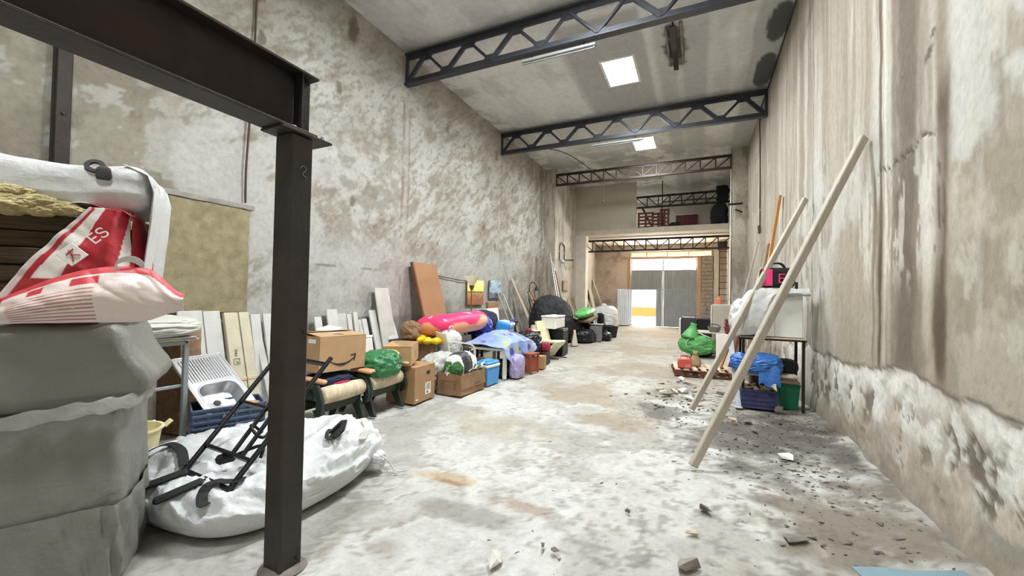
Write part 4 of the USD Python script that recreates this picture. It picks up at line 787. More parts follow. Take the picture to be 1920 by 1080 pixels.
part(t, 'drawstring', move(tube(spline([(-2.56, 2.72, 0.16), (-2.48, 2.74, 0.12), (-2.44, 2.78, 0.06), (-2.38, 2.78, 0.012), (-2.30, 2.84, 0.010)], 24), 0.007, 6), (-c0[0], -c0[1], 0)), 'film_white', True)
m = blob(0.10, 0.075, 0.075, 5, 4, 0.15, 3, 0.10, 4); part(t, 'gathered_corner', move(m, (-2.60-c0[0], 2.74-c0[1], 0.02)), 'woven_white', True)

fr = thing('hand_trolley', 'black steel trolley frame lying aslant on the white bulk bag', 'trolley', (-2.98, 1.6, 0.30))
BL, BR, TL, TR = V(-0.26, 0.0, 0.0), V(0.25, 0.0, -0.02), V(-0.44, 0.84, 0.74), V(0.11, 0.89, 0.70)
sd = V(0, -0.6, 0.75)
part(fr, 'rail', bar(BL, TL, 0.03, 0.03, sd), 'black_metal'); part(fr, 'rail', bar(BR, TR, 0.03, 0.03, sd), 'black_metal')
part(fr, 'cross_bar', bar(BL-V(0.01, 0, 0), BR+V(0.01, 0, 0), 0.05, 0.028, sd), 'black_metal')
for f_ in (0.17, 0.50, 0.93): part(fr, 'cross_bar', bar(BL+(TL-BL)*f_, BR+(TR-BR)*f_, 0.045, 0.022, sd), 'black_metal')
for f_, g_ in ((0.62, 0.2), (0.82, 0.2)):
    part(fr, 'inner_rail', bar(BL+(TL-BL)*0.17+(BR-BL)*f_, BL+(TL-BL)*0.62+(BR-BL)*f_, 0.028, 0.02, sd), 'black_metal')
part(fr, 'spring_arm', tube(spline([(0.02, 0.36, 0.2), (0.0, 0.30, 0.27), (0.06, 0.26, 0.26), (0.12, 0.3, 0.2), (0.08, 0.40, 0.26)], 24), 0.011, 6), 'black_metal', True)
part(fr, 'spring_arm', tube(spline([(-0.05, 0.10, 0.07), (0.05, 0.16, 0.11), (0.16, 0.26, 0.16), (0.22, 0.22, 0.10)], 24), 0.012, 6), 'black_metal', True)
for a, b in (((-0.16, -0.03, 0.03), (-0.26, -0.30, -0.02)), ((0.06, -0.05, 0.02), (-0.03, -0.28, -0.04))):
    part(fr, 'fork_pad', bar(a, b, 0.065, 0.035, (1, 0, 0), 0.014), 'black_strap')
part(fr, 'plug', bar((-0.12, 0.12, 0.05), (-0.02, 0.20, 0.08), 0.07, 0.05, (0, 0, 1), 0.02), 'black_strap')
t = thing('mounting_plate', 'black perforated steel plate lying on the bulk bag right of the column', 'plate', (-2.74, 2.36, 0.36), (38, -8, -25))
part(t, 'plate', trimesh.creation.extrude_polygon(Polygon([(-0.10, -0.20), (-0.03, -0.22), (0.04, -0.04), (0.16, 0.06), (0.15, 0.12), (0.02, 0.20), (-0.08, 0.18)], [Point(0.10, 0.035+0.0).buffer(0.009, 4).exterior.coords, Point(0.115, 0.065).buffer(0.009, 4).exterior.coords, Point(0.12, 0.092).buffer(0.009, 4).exterior.coords, Point(-0.05, 0.145).buffer(0.009, 4).exterior.coords, Point(-0.025, 0.155).buffer(0.009, 4).exterior.coords]), 0.012, engine='earcut'), 'black_metal', False)
part(t, 'rib', box(0.03, 0.34, 0.02, (-0.02, -0.02, 0.018), 0.005), 'black_metal')

# ---------------------------------------------------------------- table frame, bundle, sink, crates, bucket
t = thing('work_table', 'grey steel framed table against the left wall under a white bundle', 'table', (-4.95, 1.9, 0))
for x, y in ((0.38, 0.33), (0.38, -0.75), (-0.42, 0.33), (-0.42, -0.75)): part(t, 'leg', box(0.042, 0.042, 1.04, (x, y, 0.52), 0.004), 'steel_grey')
part(t, 'top_rail', box(0.04, 1.10, 0.04, (0.38, -0.21, 1.04), 0.004), 'steel_grey'); part(t, 'top_rail', box(0.04, 1.10, 0.04, (-0.42, -0.21, 1.04), 0.004), 'steel_grey')
part(t, 'side_rail', box(0.84, 0.03, 0.03, (-0.02, 0.33, 1.04), 0.004), 'steel_grey'); part(t, 'lower_rail', box(0.03, 1.08, 0.03, (0.36, -0.21, 0.62), 0.004), 'steel_grey')
part(t, 'board', box(0.92, 1.22, 0.022, (-0.02, -0.19, 1.075), 0.004), 'shelf_wood'); part(t, 'board', box(0.90, 1.16, 0.018, (0.0, -0.19, 1.096), 0.004), 'aluminium')
for k, (y, s) in enumerate(((-0.35, 0.3), (0.02, 0.26))): solo('storage_case', ('dark case under the steel table nearest the wrapped stack', 'dark case under the steel table nearest the sink')[k], 'case', box(0.40, s, 0.62, (0, 0, 0.31), 0.02), ('dark_grey', 'dark_wood')[k], (-4.98, 1.88+y, 0.002))
solo('paper_parcel', 'small white parcel on the dark cases under the steel table', 'parcel', join(box(0.16, 0.22, 0.04, (0, 0, 0.02), 0.008), box(0.08, 0.10, 0.02, (0, 0, 0.05), 0.006)), 'paper', (-4.86, 1.66, 0.625), (0, 0, 20))
t = thing('sheet_bundle', 'folded white sheet bundle lying on top of the steel table', 'bundle', (-4.90, 1.78, 1.106))
m = blob(0.46, 0.60, 0.11, 31, 5, 0.06, 2, 0.05, 3, 3.2); part(t, 'bundle', m, 'bundle_grey', True)
part(t, 'strap', crumple(tube(spline([(0.44, 0.2, 0.02), (0.40, 0.22, 0.14), (0.1, 0.25, 0.17), (-0.3, 0.25, 0.15)], 20), 0.008, 5), 0.004, 9), 'paper', True)
solo('wicker_box', 'brown wicker box between the steel table and the white slabs', 'box', crumple(gbox(0.36, 0.22, 1.18, (0, 0, 0.59), 0.02, e=0.07), 0.006, 12), 'wicker', (-5.20, 2.48, 0.002), (0, 0, 8))
t = thing('bucket', 'pale yellow plastic bucket between the wrapped stack and the bulk bag', 'bucket', (-4.18, 1.66, 0.002))
part(t, 'body', lathe([(0, 0), (0.15, 0), (0.155, 0.01), (0.205, 0.40), (0.222, 0.405), (0.222, 0.42), (0.20, 0.42), (0.148, 0.02), (0, 0.02)], 36), 'yellow_plastic', 35)
for s in (1, -1): part(t, 'handle_ear', bar((0.05*s+0.03, 0.20*s, 0.40), (0.06*s+0.03, 0.25*s, 0.445), 0.06, 0.02, (1, 0, 0), 0.006), 'yellow_plastic')
t = thing('basin', 'dark red basin on the floor behind the yellow bucket', 'basin', (-4.28, 1.12, 0.002)); part(t, 'body', lathe([(0, 0), (0.16, 0), (0.27, 0.30), (0.29, 0.305), (0.29, 0.32), (0.26, 0.32), (0.15, 0.02), (0, 0.02)], 30), 'maroon_plastic', 35)

def crate(name, label, w, d, h, matn, loc, rz, rows=3, cols=5, group=None):
    t = thing(name, label, 'crate', loc, (0, 0, rz), group); hh = h/rows
    part(t, 'base', box(w-0.02, d-0.02, 0.012, (0, 0, 0.008), 0.002), matn)
    for nm, L_, o, ax in (('side', w, d/2, 0), ('side', w, -d/2, 0), ('end', d, w/2, 1), ('end', d, -w/2, 1)):
        ms = []
        for k in range(rows+1):
            s = (L_, 0.018, 0.030 if k else 0.024); z = min(max(k*hh, 0.015), h-0.015)
            ms.append(box(*s, (0, o, z), 0.004) if ax == 0 else box(0.018, L_, s[2], (o, 0, z), 0.004))
        for k in range(cols+1):
            x = -L_/2+0.012+(L_-0.024)*k/cols
            ms.append(box(0.018, 0.012, h-0.01, (x, o, h/2), 0.003) if ax == 0 else box(0.012, 0.018, h-0.01, (o, x, h/2), 0.003))
        ms.append(box(L_-0.02, 0.004, h-0.03, (0, o*0.975, h/2), 0.001) if ax == 0 else box(0.004, L_-0.02, h-0.03, (o*0.975, 0, h/2), 0.001))
        part(t, nm, join(*ms), matn)
    return t
crate('crate', 'lower blue plastic crate on the floor under the sink', 0.60, 0.40, 0.20, 'blue_crate', (-4.42, 2.55, 0.002), 62)
c_ = crate('crate', 'upper blue plastic crate holding the foot of the steel sink', 0.60, 0.40, 0.20, 'blue_crate', (-4.42, 2.55, 0.205), 66)
part(c_, 'stamp', flat_text('614', 0.035, (-0.06, -0.212, 0.10), (1, 0, 0), (0, 0, 1)), 'grey_slab', False)
solo('wood_offcut', 'small wooden offcut lying in the upper blue crate', 'offcut', box(0.14, 0.08, 0.05, (0, 0, 0.025), 0.006), 'beech', (-4.30, 2.72, 0.335), (10, 0, 30))

# stainless sink: lies aslant on the crates
B1, B2_, T1 = V(-4.30, 2.30, 0.345), V(-4.335, 2.80, 0.36), V(-4.83, 2.22, 0.78)
ex = B2_-B1; W_ = np.linalg.norm(ex); ex /= W_; eyv = T1-B1; eyv -= ex*(eyv@ex); eyv /= np.linalg.norm(eyv); ez = np.cross(ex, eyv); LS = 0.78
m = np.eye(4); m[0, :3], m[1, :3], m[2, :3], m[3, :3] = ex, eyv, ez, B1
x = UsdGeom.Xform.Define(stage, '/World/'+numbered('/World', 'kitchen_sink')); x.AddTransformOp().Set(Gf.Matrix4d(*m.ravel()))
t = tag(x, 'stainless steel kitchen sink with ribbed drainer leaning on the blue crates', 'sink')
def rr(x0, y0, x1, y1, r): return Point(0, 0).buffer(r, 8).union(Polygon()).exterior and Polygon([(x0+r, y0+r), (x1-r, y0+r), (x1-r, y1-r), (x0+r, y1-r)]).buffer(r, 8)
pan = rr(0, 0, W_, LS, 0.025).difference(rr(0.06, 0.05, W_-0.06, 0.36, 0.09))
part(t, 'deck', trimesh.creation.extrude_polygon(pan, 0.004, engine='earcut'), 'stainless', False)
rim = [np.array(rr(0.008, 0.008, W_-0.008, LS-0.008, 0.02).exterior.coords)[:-1]]
part(t, 'rim', tube(np.c_[rim[0], np.full(len(rim[0]), 0.0)], 0.012, 8, True), 'stainless', True)
rings = []
for ins, z in ((0.0, 0.004), (0.006, -0.01), (0.012, -0.08), (0.03, -0.125), (0.06, -0.14)):
    p = rr(0.06+ins, 0.05+ins, W_-0.06-ins, 0.36-ins, max(0.09-ins*0.5, 0.03)).exterior; rings.append(np.array([[*p.interpolate(k/72, normalized=True).coords[0], z] for k in range(72)]))
rings.append(np.tile(np.r_[rings[-1][:, :2].mean(0), -0.142], (72, 1))); part(t, 'bowl', polar_mesh(np.stack(rings)), 'stainless', 40)
part(t, 'drain', lathe([(0, -0.128), (0.028, -0.128), (0.034, -0.134), (0.034, -0.142), (0, -0.142)], 20, (W_/2, 0.21, 0)), 'dark_grey', 30)
part(t, 'bead', tube(np.c_[np.array(rr(0.052, 0.042, W_-0.052, 0.368, 0.095).exterior.coords)[:-1], np.full(len(rr(0.052, 0.042, W_-0.052, 0.368, 0.095).exterior.coords)-1, 0.004)], 0.006, 6, True), 'stainless', True)
for k in range(15): part(t, 'drainer_rib', bar((0.06+k*(W_-0.12)/14, 0.42, 0.005), (0.06+k*(W_-0.12)/14, LS-0.05, 0.005), 0.012, 0.010, (1, 0, 0), 0.004), 'stainless')

# ---------------------------------------------------------------- white slabs leaning on the left wall
rs = random.Random(5)
def slab(y0, y1, z, matn, lean, label, th=0.035, xo=0.0, group=None, skew=0.0, name='slab'):
    a, b = V(-5.80+lean+xo, (y0+y1)/2, 0.0), V(-5.80+xo+th, (y0+y1)/2+skew, z)
    t = thing(name, label, 'slab', a, group=group); m = bar(V(0, 0, 0.004), b-a, y1-y0, th, (0, 1, 0), 0.005); m.apply_translation((0, 0, 0.004-m.vertices[:, 2].min()))
    part(t, 'slab', m, matn, False); return t
slab(2.70, 2.97, 1.29, 'white_slab', 0.34, 'wide white slab against the wall right behind the steel table')
slab(2.98, 3.18, 1.28, 'white_slab', 0.36, 'white slab leaning on the wall left of the cream wrapped ones')
for k, (a, b, l) in enumerate(((3.21, 3.385, 'cream paper wrapped slab with printed letters, leaning behind the sink'), (3.40, 3.535, 'plain cream paper wrapped slab beside the lettered one'))):
    t = slab(a, b, 1.25, 'cream_wrap', 0.40, l, 0.06)
    d = V(-0.34, 0, 1.25); d /= np.linalg.norm(d); n_ = V(d[2], 0, -d[0])
    part(t, 'tape', bar(V(0, -(b-a)/2-0.004, 0.38)+d*0.0+V(-0.10, 0, 0), V(0, (b-a)/2+0.004, 0.38)+V(-0.10, 0, 0), 0.05, 0.078, d), 'tape')
    if k == 0:
        o = d*0.80+n_*0.036; part(t, 'lettering', flat_text('THU', 0.032, o+V(0, -0.02, 0), -d, (0, 1, 0)), 'ink', False, 'dark letters THU reading downwards')
        part(t, 'lettering', join(*[bar(o+V(0, -0.045+p[0], 0)-d*p[1], o+V(0, -0.045+q[0], 0)-d*q[1], 0.004, 0.003, n_) for p, q in (((0, 0.13), (0.075, 0.13)), ((0.075, 0.13), (0.075, 0.205)), ((0.075, 0.205), (0, 0.205)), ((0, 0.205), (0, 0.13)), ((0.02, 0.15), (0.055, 0.19)), ((0.055, 0.19), (0.03, 0.19)), ((0.055, 0.19), (0.055, 0.165)))]), 'ink', False, 'square stamp with an arrow')
slab(3.58, 3.72, 1.22, 'white_slab', 0.30, 'white slab with a grey edge just left of the column'); slab(3.64, 3.74, 0.98, 'grey_slab', 0.42, 'short grey slab in front of the white slabs left of the column')
slab(3.76, 3.91, 1.22, 'white_slab', 0.33, 'white slab immediately left of the column'); slab(3.80, 3.98, 0.86, 'white_slab', 0.46, 'short white slab with faint print left of the column foot')
slab(4.02, 4.30, 1.20, 'white_slab', 0.33, 'white slab mostly hidden behind the steel column')
slab(4.62, 4.76, 1.14, 'white_slab', 0.34, 'white slab immediately right of the column'); slab(4.86, 5.08, 1.26, 'white_slab', 0.30, 'taller white slab above the smiling arrow box')
slab(5.09, 5.28, 1.18, 'grey_slab', 0.26, 'grey slab behind the smiling arrow box'); slab(5.30, 5.40, 1.16, 'white_slab', 0.30, 'narrow white slab right of the grey one behind the box'); slab(5.44, 5.54, 1.20, 'white_slab', 0.28, 'narrow white strip third left of the tall plank')
slab(5.56, 5.64, 1.05, 'grey_slab', 0.36, 'short grey strip second left of the tall plank'); slab(5.66, 5.78, 1.06, 'white_slab', 0.34, 'short white strip left of the tall plank')
slab(5.83, 6.00, 1.22, 'white_slab', 0.40, 'white board with rounded edge left of the tall plank'); slab(5.97, 6.36, 1.66, 'grey_slab', 0.42, 'tall grey white plank rising above the other slabs', 0.03); slab(6.14, 6.42, 1.22, 'white_slab', 0.55, 'white board leaning in front of the tall plank')
t = thing('board', 'large brown board leaning upright on the left wall', 'board', (-5.10, 7.50, 0.0)); d = V(-0.66, 0.02, 2.26)
part(t, 'face', bar(V(0, 0, 0.02), d, 0.84, 0.05, (0, 1, 0), 0.004), 'brown_board', False); part(t, 'edge', bar(V(0, -0.44, 0.02), d+V(0, -0.44, 0), 0.05, 0.07, (0, 1, 0), 0.004), 'brown_board_edge', False)

# ---------------------------------------------------------------- the two armchairs
def armchair(label, loc, rz):
    t = thing('armchair', label, 'armchair', loc, (0, 0, rz))
    roll = dense(lathe([(0, -0.31), (0.07, -0.31), (0.09, -0.295), (0.095, -0.2), (0.10, 0.0), (0.095, 0.2), (0.09, 0.295), (0.07, 0.31), (0, 0.31)], 24), 0.05)
    part(t, 'front_cushion', move(turn(roll, 90, (1, 0, 0)), (0.0, 0, 0.41)), 'beige_cloth', True)
    part(t, 'seat', box(0.48, 0.60, 0.12, (-0.30, 0, 0.40), 0.03), 'green_metal'); part(t, 'backrest', turn(box(0.10, 0.60, 0.34, (-0.50, 0, 0.42), 0.03), -14, (0, 1, 0)), 'green_metal')
    part(t, 'apron', box(0.05, 0.62, 0.10, (-0.03, 0, 0.27), 0.01), 'green_metal')
    for s in (-1, 1):
        part(t, 'side_frame', sheet(np.stack([spline([(0.08, s*0.335, 0.22), (0.10, s*0.335, 0.36), (0.04, s*0.335, 0.50), (-0.06, s*0.335, 0.56), (-0.45, s*0.335, 0.57)], 24), spline([(0.0, s*0.335, 0.18), (0.02, s*0.335, 0.34), (-0.03, s*0.335, 0.44), (-0.10, s*0.335, 0.50), (-0.45, s*0.335, 0.50)], 24)], 1), 0.035), 'green_metal')
        part(t, 'armrest', turn(box(0.34, 0.075, 0.045, (-0.06, s*0.335, 0.592), 0.018), 2, (0, 1, 0)), 'beech', 40)
        part(t, 'leg', hull([(x, s*0.27+y, z) for y in (-0.02, 0.02) for x, z in ((-0.12, 0.24), (0.02, 0.24), (0.11, 0.0), (0.04, 0.0))]), 'green_metal', False)
        part(t, 'leg', hull([(x, s*0.27+y, z) for y in (-0.02, 0.02) for x, z in ((-0.38, 0.30), (-0.26, 0.30), (-0.50, 0.0), (-0.44, 0.0))]), 'green_metal', False)
    return t
ch1 = armchair('old armchair with beige roll cushion under the smiling arrow box, nearer the column', (-3.76, 3.42, 0.002), 0)
copy_of(ch1, 'old armchair with beige roll cushion beside the tall carton, carrying a green bag', (-3.78, 4.14, 0.002), (0, 0, 2), 'armchairs by the left wall'); tag(ch1, group='armchairs by the left wall')

# ---------------------------------------------------------------- cartons
def carton(label, w, d, h, loc, rz, matn='card', flaps=((0, 100), (1, 100), (2, 100), (3, 100)), crush=0.004, tilt=(0, 0)):
    """w along x, d along y; flaps: (side, opening angle: 0 lies shut)."""
    t = thing('carton', label, 'box', loc, (tilt[0], tilt[1], rz)); th = 0.006
    b = join(box(w, d, th, (0, 0, th/2), 0.001), box(w, th, h, (0, d/2-th/2, h/2), 0.001), box(w, th, h, (0, -d/2+th/2, h/2), 0.001), box(th, d, h, (w/2-th/2, 0, h/2), 0.001), box(th, d, h, (-w/2+th/2, 0, h/2), 0.001))
    part(t, 'body', crumple(dense(b, 0.16), crush, 5, int(w*100)), matn, 20)
    for side, a in flaps:
        L_, dp = (w, d/2) if side in (0, 2) else (d, min(w/2, d/2))
        m = box(L_-0.01, dp, th, (0, -dp/2, 0), 0.001); m = turn(m, -a if False else a, (1, 0, 0)) ; m = move(m, (0, d/2 if side in (0, 2) else w/2, h+0.004))
        m = turn(m, {0: 0, 1: 270, 2: 180, 3: 90}[side], (0, 0, 1)); part(t, 'flap', crumple(dense(m, 0.16), crush, 6, side+3), matn, 20)
    return t
# 0 = +y side, 1 = +x side, 2 = -y side, 3 = -x side
c_ = carton('cardboard box with a dark smiling arrow on its front, on the first armchair', 0.46, 0.68, 0.40, (-4.035, 3.475, 0.645), 0, 'card_light', ((0, 4), (2, 6), (1, -8), (3, -12)), 0.004, (-2, 0))
arc = [(y, z) for y, z in zip(np.linspace(-0.20, 0.17, 26), 0.145-0.075*(1-((np.linspace(-1, 1, 26)+0.08)/1.08)**2))]
wd = np.interp(np.arange(26), [0, 12, 25], [0.003, 0.016, 0.006])
sm_ = Polygon([(y, z+w) for (y, z), w in zip(arc, wd)]+[(y, z-w) for (y, z), w in list(zip(arc, wd))[::-1]])
ah = Polygon([(0.10, 0.175), (0.185, 0.185), (0.165, 0.095), (0.15, 0.10), (0.162, 0.165), (0.105, 0.16)])
fm = lambda pg: frame_map(trimesh.creation.extrude_polygon(pg, 0.002, engine='earcut'), V(0.231, 0, 0.0), V(0, 1, 0), V(0, 0, 1), V(1, 0, 0))
part(c_, 'printed_arrow', join(fm(sm_), fm(ah)), 'ink', False, 'dark curved arrow print')
part(c_, 'tape', box(0.30, 0.06, 0.003, (0.02, 0.02, 0.425), 0.001), 'tape'); part(c_, 'shipping_label', box(0.09, 0.10, 0.002, (0.10, -0.02, 0.428), 0.0005), 'paper'); part(c_, 'shipping_label', box(0.12, 0.002, 0.045, (0.10, -0.341, 0.35), 0.0005), 'paper')
solo('paper_sheet', 'white sheet of paper lying on the smiling arrow box', 'paper', crumple(gbox(0.20, 0.30, 0.006, (0, 0, 0.003), 0.001, e=0.08), 0.004, 5), 'paper', (-4.22, 3.62, 1.10), (6, 8, 20))
c_ = carton('open cardboard box with a palm print sitting on the tall carton', 0.69, 0.40, 0.27, (-3.995, 4.72, 0.545), 120, 'card_light', ((0, 30), (2, 25), (1, 60), (3, 20)), 0.008)
part(c_, 'print', flat_text('EXPORT', 0.035, (-0.25, 0.2035, 0.12), (-1, 0, 0), (0, 0, 1)), 'faded_ink', False) if False else None
pl_ = join(*[bar((-0.347, 0.02+0.06*math.cos(a), 0.14+0.07*math.sin(a)), (-0.347, 0.02, 0.14), 0.012, 0.003, (0, 1, 1)) for a in (0.3, 0.9, 1.6, 2.3, 2.9)]+[bar((-0.347, 0.02, 0.14), (-0.347, 0.0, 0.02), 0.02, 0.003, (0, 1, 0))])
part(c_, 'print', pl_, 'faded_ink', False, 'faded palm tree print'); part(c_, 'print', join(*[box(0.24-0.05*k, 0.003, 0.012, (0.05+0.02*k, -0.201, 0.17-0.035*k), 0.001) for k in range(4)]), 'faded_ink', False)
c_ = carton('tall cardboard box with a hand hole and a white label, on the floor', 0.48, 0.52, 0.51, (-3.86, 4.80, 0.003), 4, 'card', ((0, 8), (2, 5), (1, 50), (3, 4)), 0.005)
part(c_, 'hand_hole', frame_map(trimesh.creation.extrude_polygon(Polygon([(-0.035, 0), (0.035, 0)]).buffer(0.001) if False else Polygon([(-0.03, -0.015), (0.03, -0.015), (0.03, 0.015), (-0.03, 0.015)]).buffer(0.012), 0.003, engine='earcut'), V(0.239, 0.08, 0.40), V(0, 1, 0), V(0, 0, 1), V(1, 0, 0)), 'ink', False, 'dark oval hand hole')
lb = part(c_, 'shipping_label', box(0.003, 0.15, 0.17, (0.241, 0.08, 0.17), 0.0005), 'paper'); part(lb, 'print', join(*[box(0.002, 0.10, 0.006, (0.2435, 0.08, 0.235-k*0.016), 0.0005) for k in range(6)], box(0.002, 0.04, 0.03, (0.2435, 0.06, 0.115), 0.0005)), 'faded_ink', False)
part(c_, 'stamp', box(0.003, 0.05, 0.02, (0.241, -0.20, 0.05), 0.0005), 'paper')
solo('board_strip', 'brown strip of board standing right of the tall carton', 'strip', box(0.30, 0.03, 0.48, (0, 0, 0.24), 0.004), 'card_old', (-3.86, 5.14, 0.003), (0, 0, 12))
c_ = carton('crumpled old cardboard box on the floor left of the blue cooler', 0.46, 0.68, 0.33, (-3.475, 5.58, 0.003), -3, 'card_old', ((0, 105), (1, 92), (3, 100)), 0.022)
part(c_, 'print', join(flat_text('FRUTA', 0.05, (0.243, -0.05, 0.10), (0, 1, 0), (0, 0, 1)), ), 'faded_ink', False, 'faded print on the right side') if False else part(c_, 'print', join(*[box(0.004, 0.16, 0.012, (0.238, 0.12, 0.16-0.03*k), 0.001) for k in range(2)]), 'faded_ink', False)
part(c_, 'print', join(box(0.30, 0.004, 0.014, (0.0, -0.346, 0.22), 0.001), *[box(0.05, 0.004, 0.018, (-0.12+0.24*s, -0.346, 0.18-k*0.04), 0.001) for k in range(3) for s in (0, 1)]), 'faded_ink', False)
carton('small plain cardboard box on the floor right of the orange brown stool', 0.26, 0.26, 0.26, (-3.12, 8.18, 0.003), 10, 'card', ((0, 3), (2, 3)), 0.004)
solo('plain_carton', 'tan carton leaning on the wall right of the lamp', 'box', crumple(box(0.10, 0.62, 0.56, (0, 0, 0.28), 0.01), 0.01, 4), 'card_old', (-5.30, 10.15, 0.803), (0, -5, 0))
solo('plain_carton', 'white printed carton under the blue painting', 'box', crumple(gbox(0.3, 0.75, 0.40, (0, 0, 0.20), 0.01, e=0.12), 0.012, 4), 'paper', (-5.05, 9.45, 0.80), (0, -8, 5))
solo('side_table', 'low dark bench carrying the cartons below the paintings', 'bench', join(box(0.6, 2.2, 0.06, (0, 0, 0.77), 0.01), *[box(0.06, 0.06, 0.75, (sx*0.25, sy, 0.375), 0.008) for sx in (-1, 1) for sy in (-1.0, 0.0, 1.0)]), 'dark_wood', (-5.2, 9.9, 0.002))

# ---------------------------------------------------------------- bags and things on and round the chairs
t = thing('shopping_bag', 'green plastic shopping bag of clothes on the second armchair', 'bag', (-3.86, 4.12, 0.475), (0, 0, 10)); part(t, 'bag', blob(0.24, 0.27, 0.17, 41, 4, 0.12, 3, 0.10, 5), 'green_film', True)
part(t, 'contents', move(blob(0.11, 0.10, 0.06, 42, 3, 0.2, 3, 0.12), (0.06, 0.14, 0.20)), 'yellow_cloth', True, 'yellow cloth showing in the mouth'); part(t, 'handle', tube(spline([(0.1, 0.22, 0.16), (0.14, 0.25, 0.24), (0.10, 0.20, 0.30), (0.02, 0.14, 0.26)], 20), 0.012, 6), 'cream_wrap', True)
part(t, 'print', move(blob(0.02, 0.10, 0.05, 43, 3, 0.2), (0.215, 0.02, 0.10)), 'film_white', True)
t = thing('clothes_bundle', 'dark clothes stuffed on the seat under the smiling arrow box', 'clothes', (-4.0, 3.42, 0.475)); part(t, 'cloth', blob(0.20, 0.26, 0.07, 44, 4, 0.1, 3, 0.1), 'navy_cloth', True); part(t, 'cloth', move(blob(0.10, 0.14, 0.03, 45, 3, 0.1), (0.16, 0.02, 0.0)), 'crimson', True, 'crimson cloth at the front')
solo('framed_board', 'grey and white framed board standing behind the green bag', 'frame', join(box(0.03, 0.36, 0.56, (0, 0, 0.28), 0.006), box(0.04, 0.38, 0.04, (0, 0, 0.54), 0.006)), 'fridge_white', (-4.5, 4.55, 0.36), (0, -10, 0))

t = thing('wrapped_crate', 'large tan case wrapped in clear film under the inflatables', 'case', (-4.72, 6.55, 0.002)); part(t, 'case', box(0.85, 1.15, 0.72, (0, 0, 0.36), 0.03), 'card', 30)
P = np.stack([np.stack([np.full(30, 0.45)+0.03*np.sin(np.arange(30)*1.1+k*0.8), np.linspace(-0.62, 0.62, 30), np.full(30, 0.74-0.075*k)], -1) for k in range(9)], 1); part(t, 'film', sheet(P, 0.003), 'clear_film', True, 'shiny clear film hanging on the front')
t = thing('inflatable_ring', 'yellow inflatable lying under the pink doughnut float', 'float', (-4.42, 6.28, 0.725)); m = trimesh.creation.torus(0.30, 0.07, major_sections=120, minor_sections=16); v = m.vertices; a_ = np.arctan2(v[:, 1], v[:, 0]); c_r = np.stack([0.30*np.cos(a_), 0.30*np.sin(a_), 0*a_], -1); m.vertices = (c_r+(v-c_r)*(1+0.22*np.cos(a_*13))[:, None])*V(1.05, 1.35, 0.8); part(t, 'ring', m, 'inflatable_yellow', True)
t = thing('inflatable_ring', 'pink iced doughnut float with a bitten edge on the wrapped case', 'float', (-4.60, 7.02, 0.97), (2, -7, 0))
m = trimesh.creation.torus(0.43, 0.20, major_sections=96, minor_sections=36); v = m.vertices; a_ = np.arctan2(v[:, 1], v[:, 0]); v[:, 1] *= 1.42; v[:, 0] *= 1.05; v *= (1+0.03*(fbm(v, 3, 2, 5)-0.5))[:, None]; m.vertices = v
ic = v[:, 2]/0.20 > 0.0+0.35*np.sin(a_*7)+0.25*np.sin(a_*3+1); cl = np.where(ic[:, None], V(232, 58, 112), V(238, 168, 128)); sp_ = (fbm(v, 16, 1, 8) > 0.82) & (v[:, 2] > 0.06); cl[sp_] = (250, 210, 220)
ppart(t, 'ring', m, cl, 'pink icing over tan dough, printed')
t = thing('sack', 'crumpled brown paper sack left of the pink doughnut float', 'sack', (-4.75, 5.86, 0.735)); part(t, 'paper', blob(0.14, 0.16, 0.17, 47, 4, 0.15, 3, 0.14, 5), 'card_old', True)
solo('dark_case', 'dark case standing on the floor left of the wrapped tan case', 'case', box(0.40, 0.30, 0.73, (0, 0, 0.365), 0.02), 'dark_grey', (-4.85, 5.75, 0.002))
t = thing('silver_bag', 'silvery film bag between the tall carton and the striped bag', 'bag', (-3.95, 5.62, 0.003)); part(t, 'film', blob(0.22, 0.34, 0.30, 48, 4, 0.12, 3, 0.14, 6), 'clear_film', True)
t = thing('striped_bag', 'white bag with a wide black band and green print in the crumpled box', 'bag', (-3.50, 5.60, 0.12)); m = blob(0.19, 0.33, 0.28, 49, 5, 0.06, 2.5, 0.05, 4); v = m.vertices
cl = np.tile(V(222, 222, 220), (len(v), 1)); cl[np.abs(v[:, 1]+0.08) < 0.12] = (52, 52, 56); g_ = (np.hypot((v[:, 1]+0.28)/0.07, (v[:, 2]-0.27)/0.13) < 1) | (np.hypot((v[:, 1]-0.14)/0.08, (v[:, 2]-0.22)/0.1) < 1); cl[g_] = (62, 108, 58)
ppart(t, 'bag', m, cl, 'black band and green patches printed on white'); part(t, 'torn_edge', crumple(sheet(np.stack([np.stack([np.full(16, 0.18+0.03*k), np.linspace(-0.1, 0.42, 16), np.linspace(0.20, 0.28, 16)+0.02*k+0.02*np.sin(np.arange(16))], -1) for k in range(3)], 1), 0.004), 0.01, 8), 'paper', True)
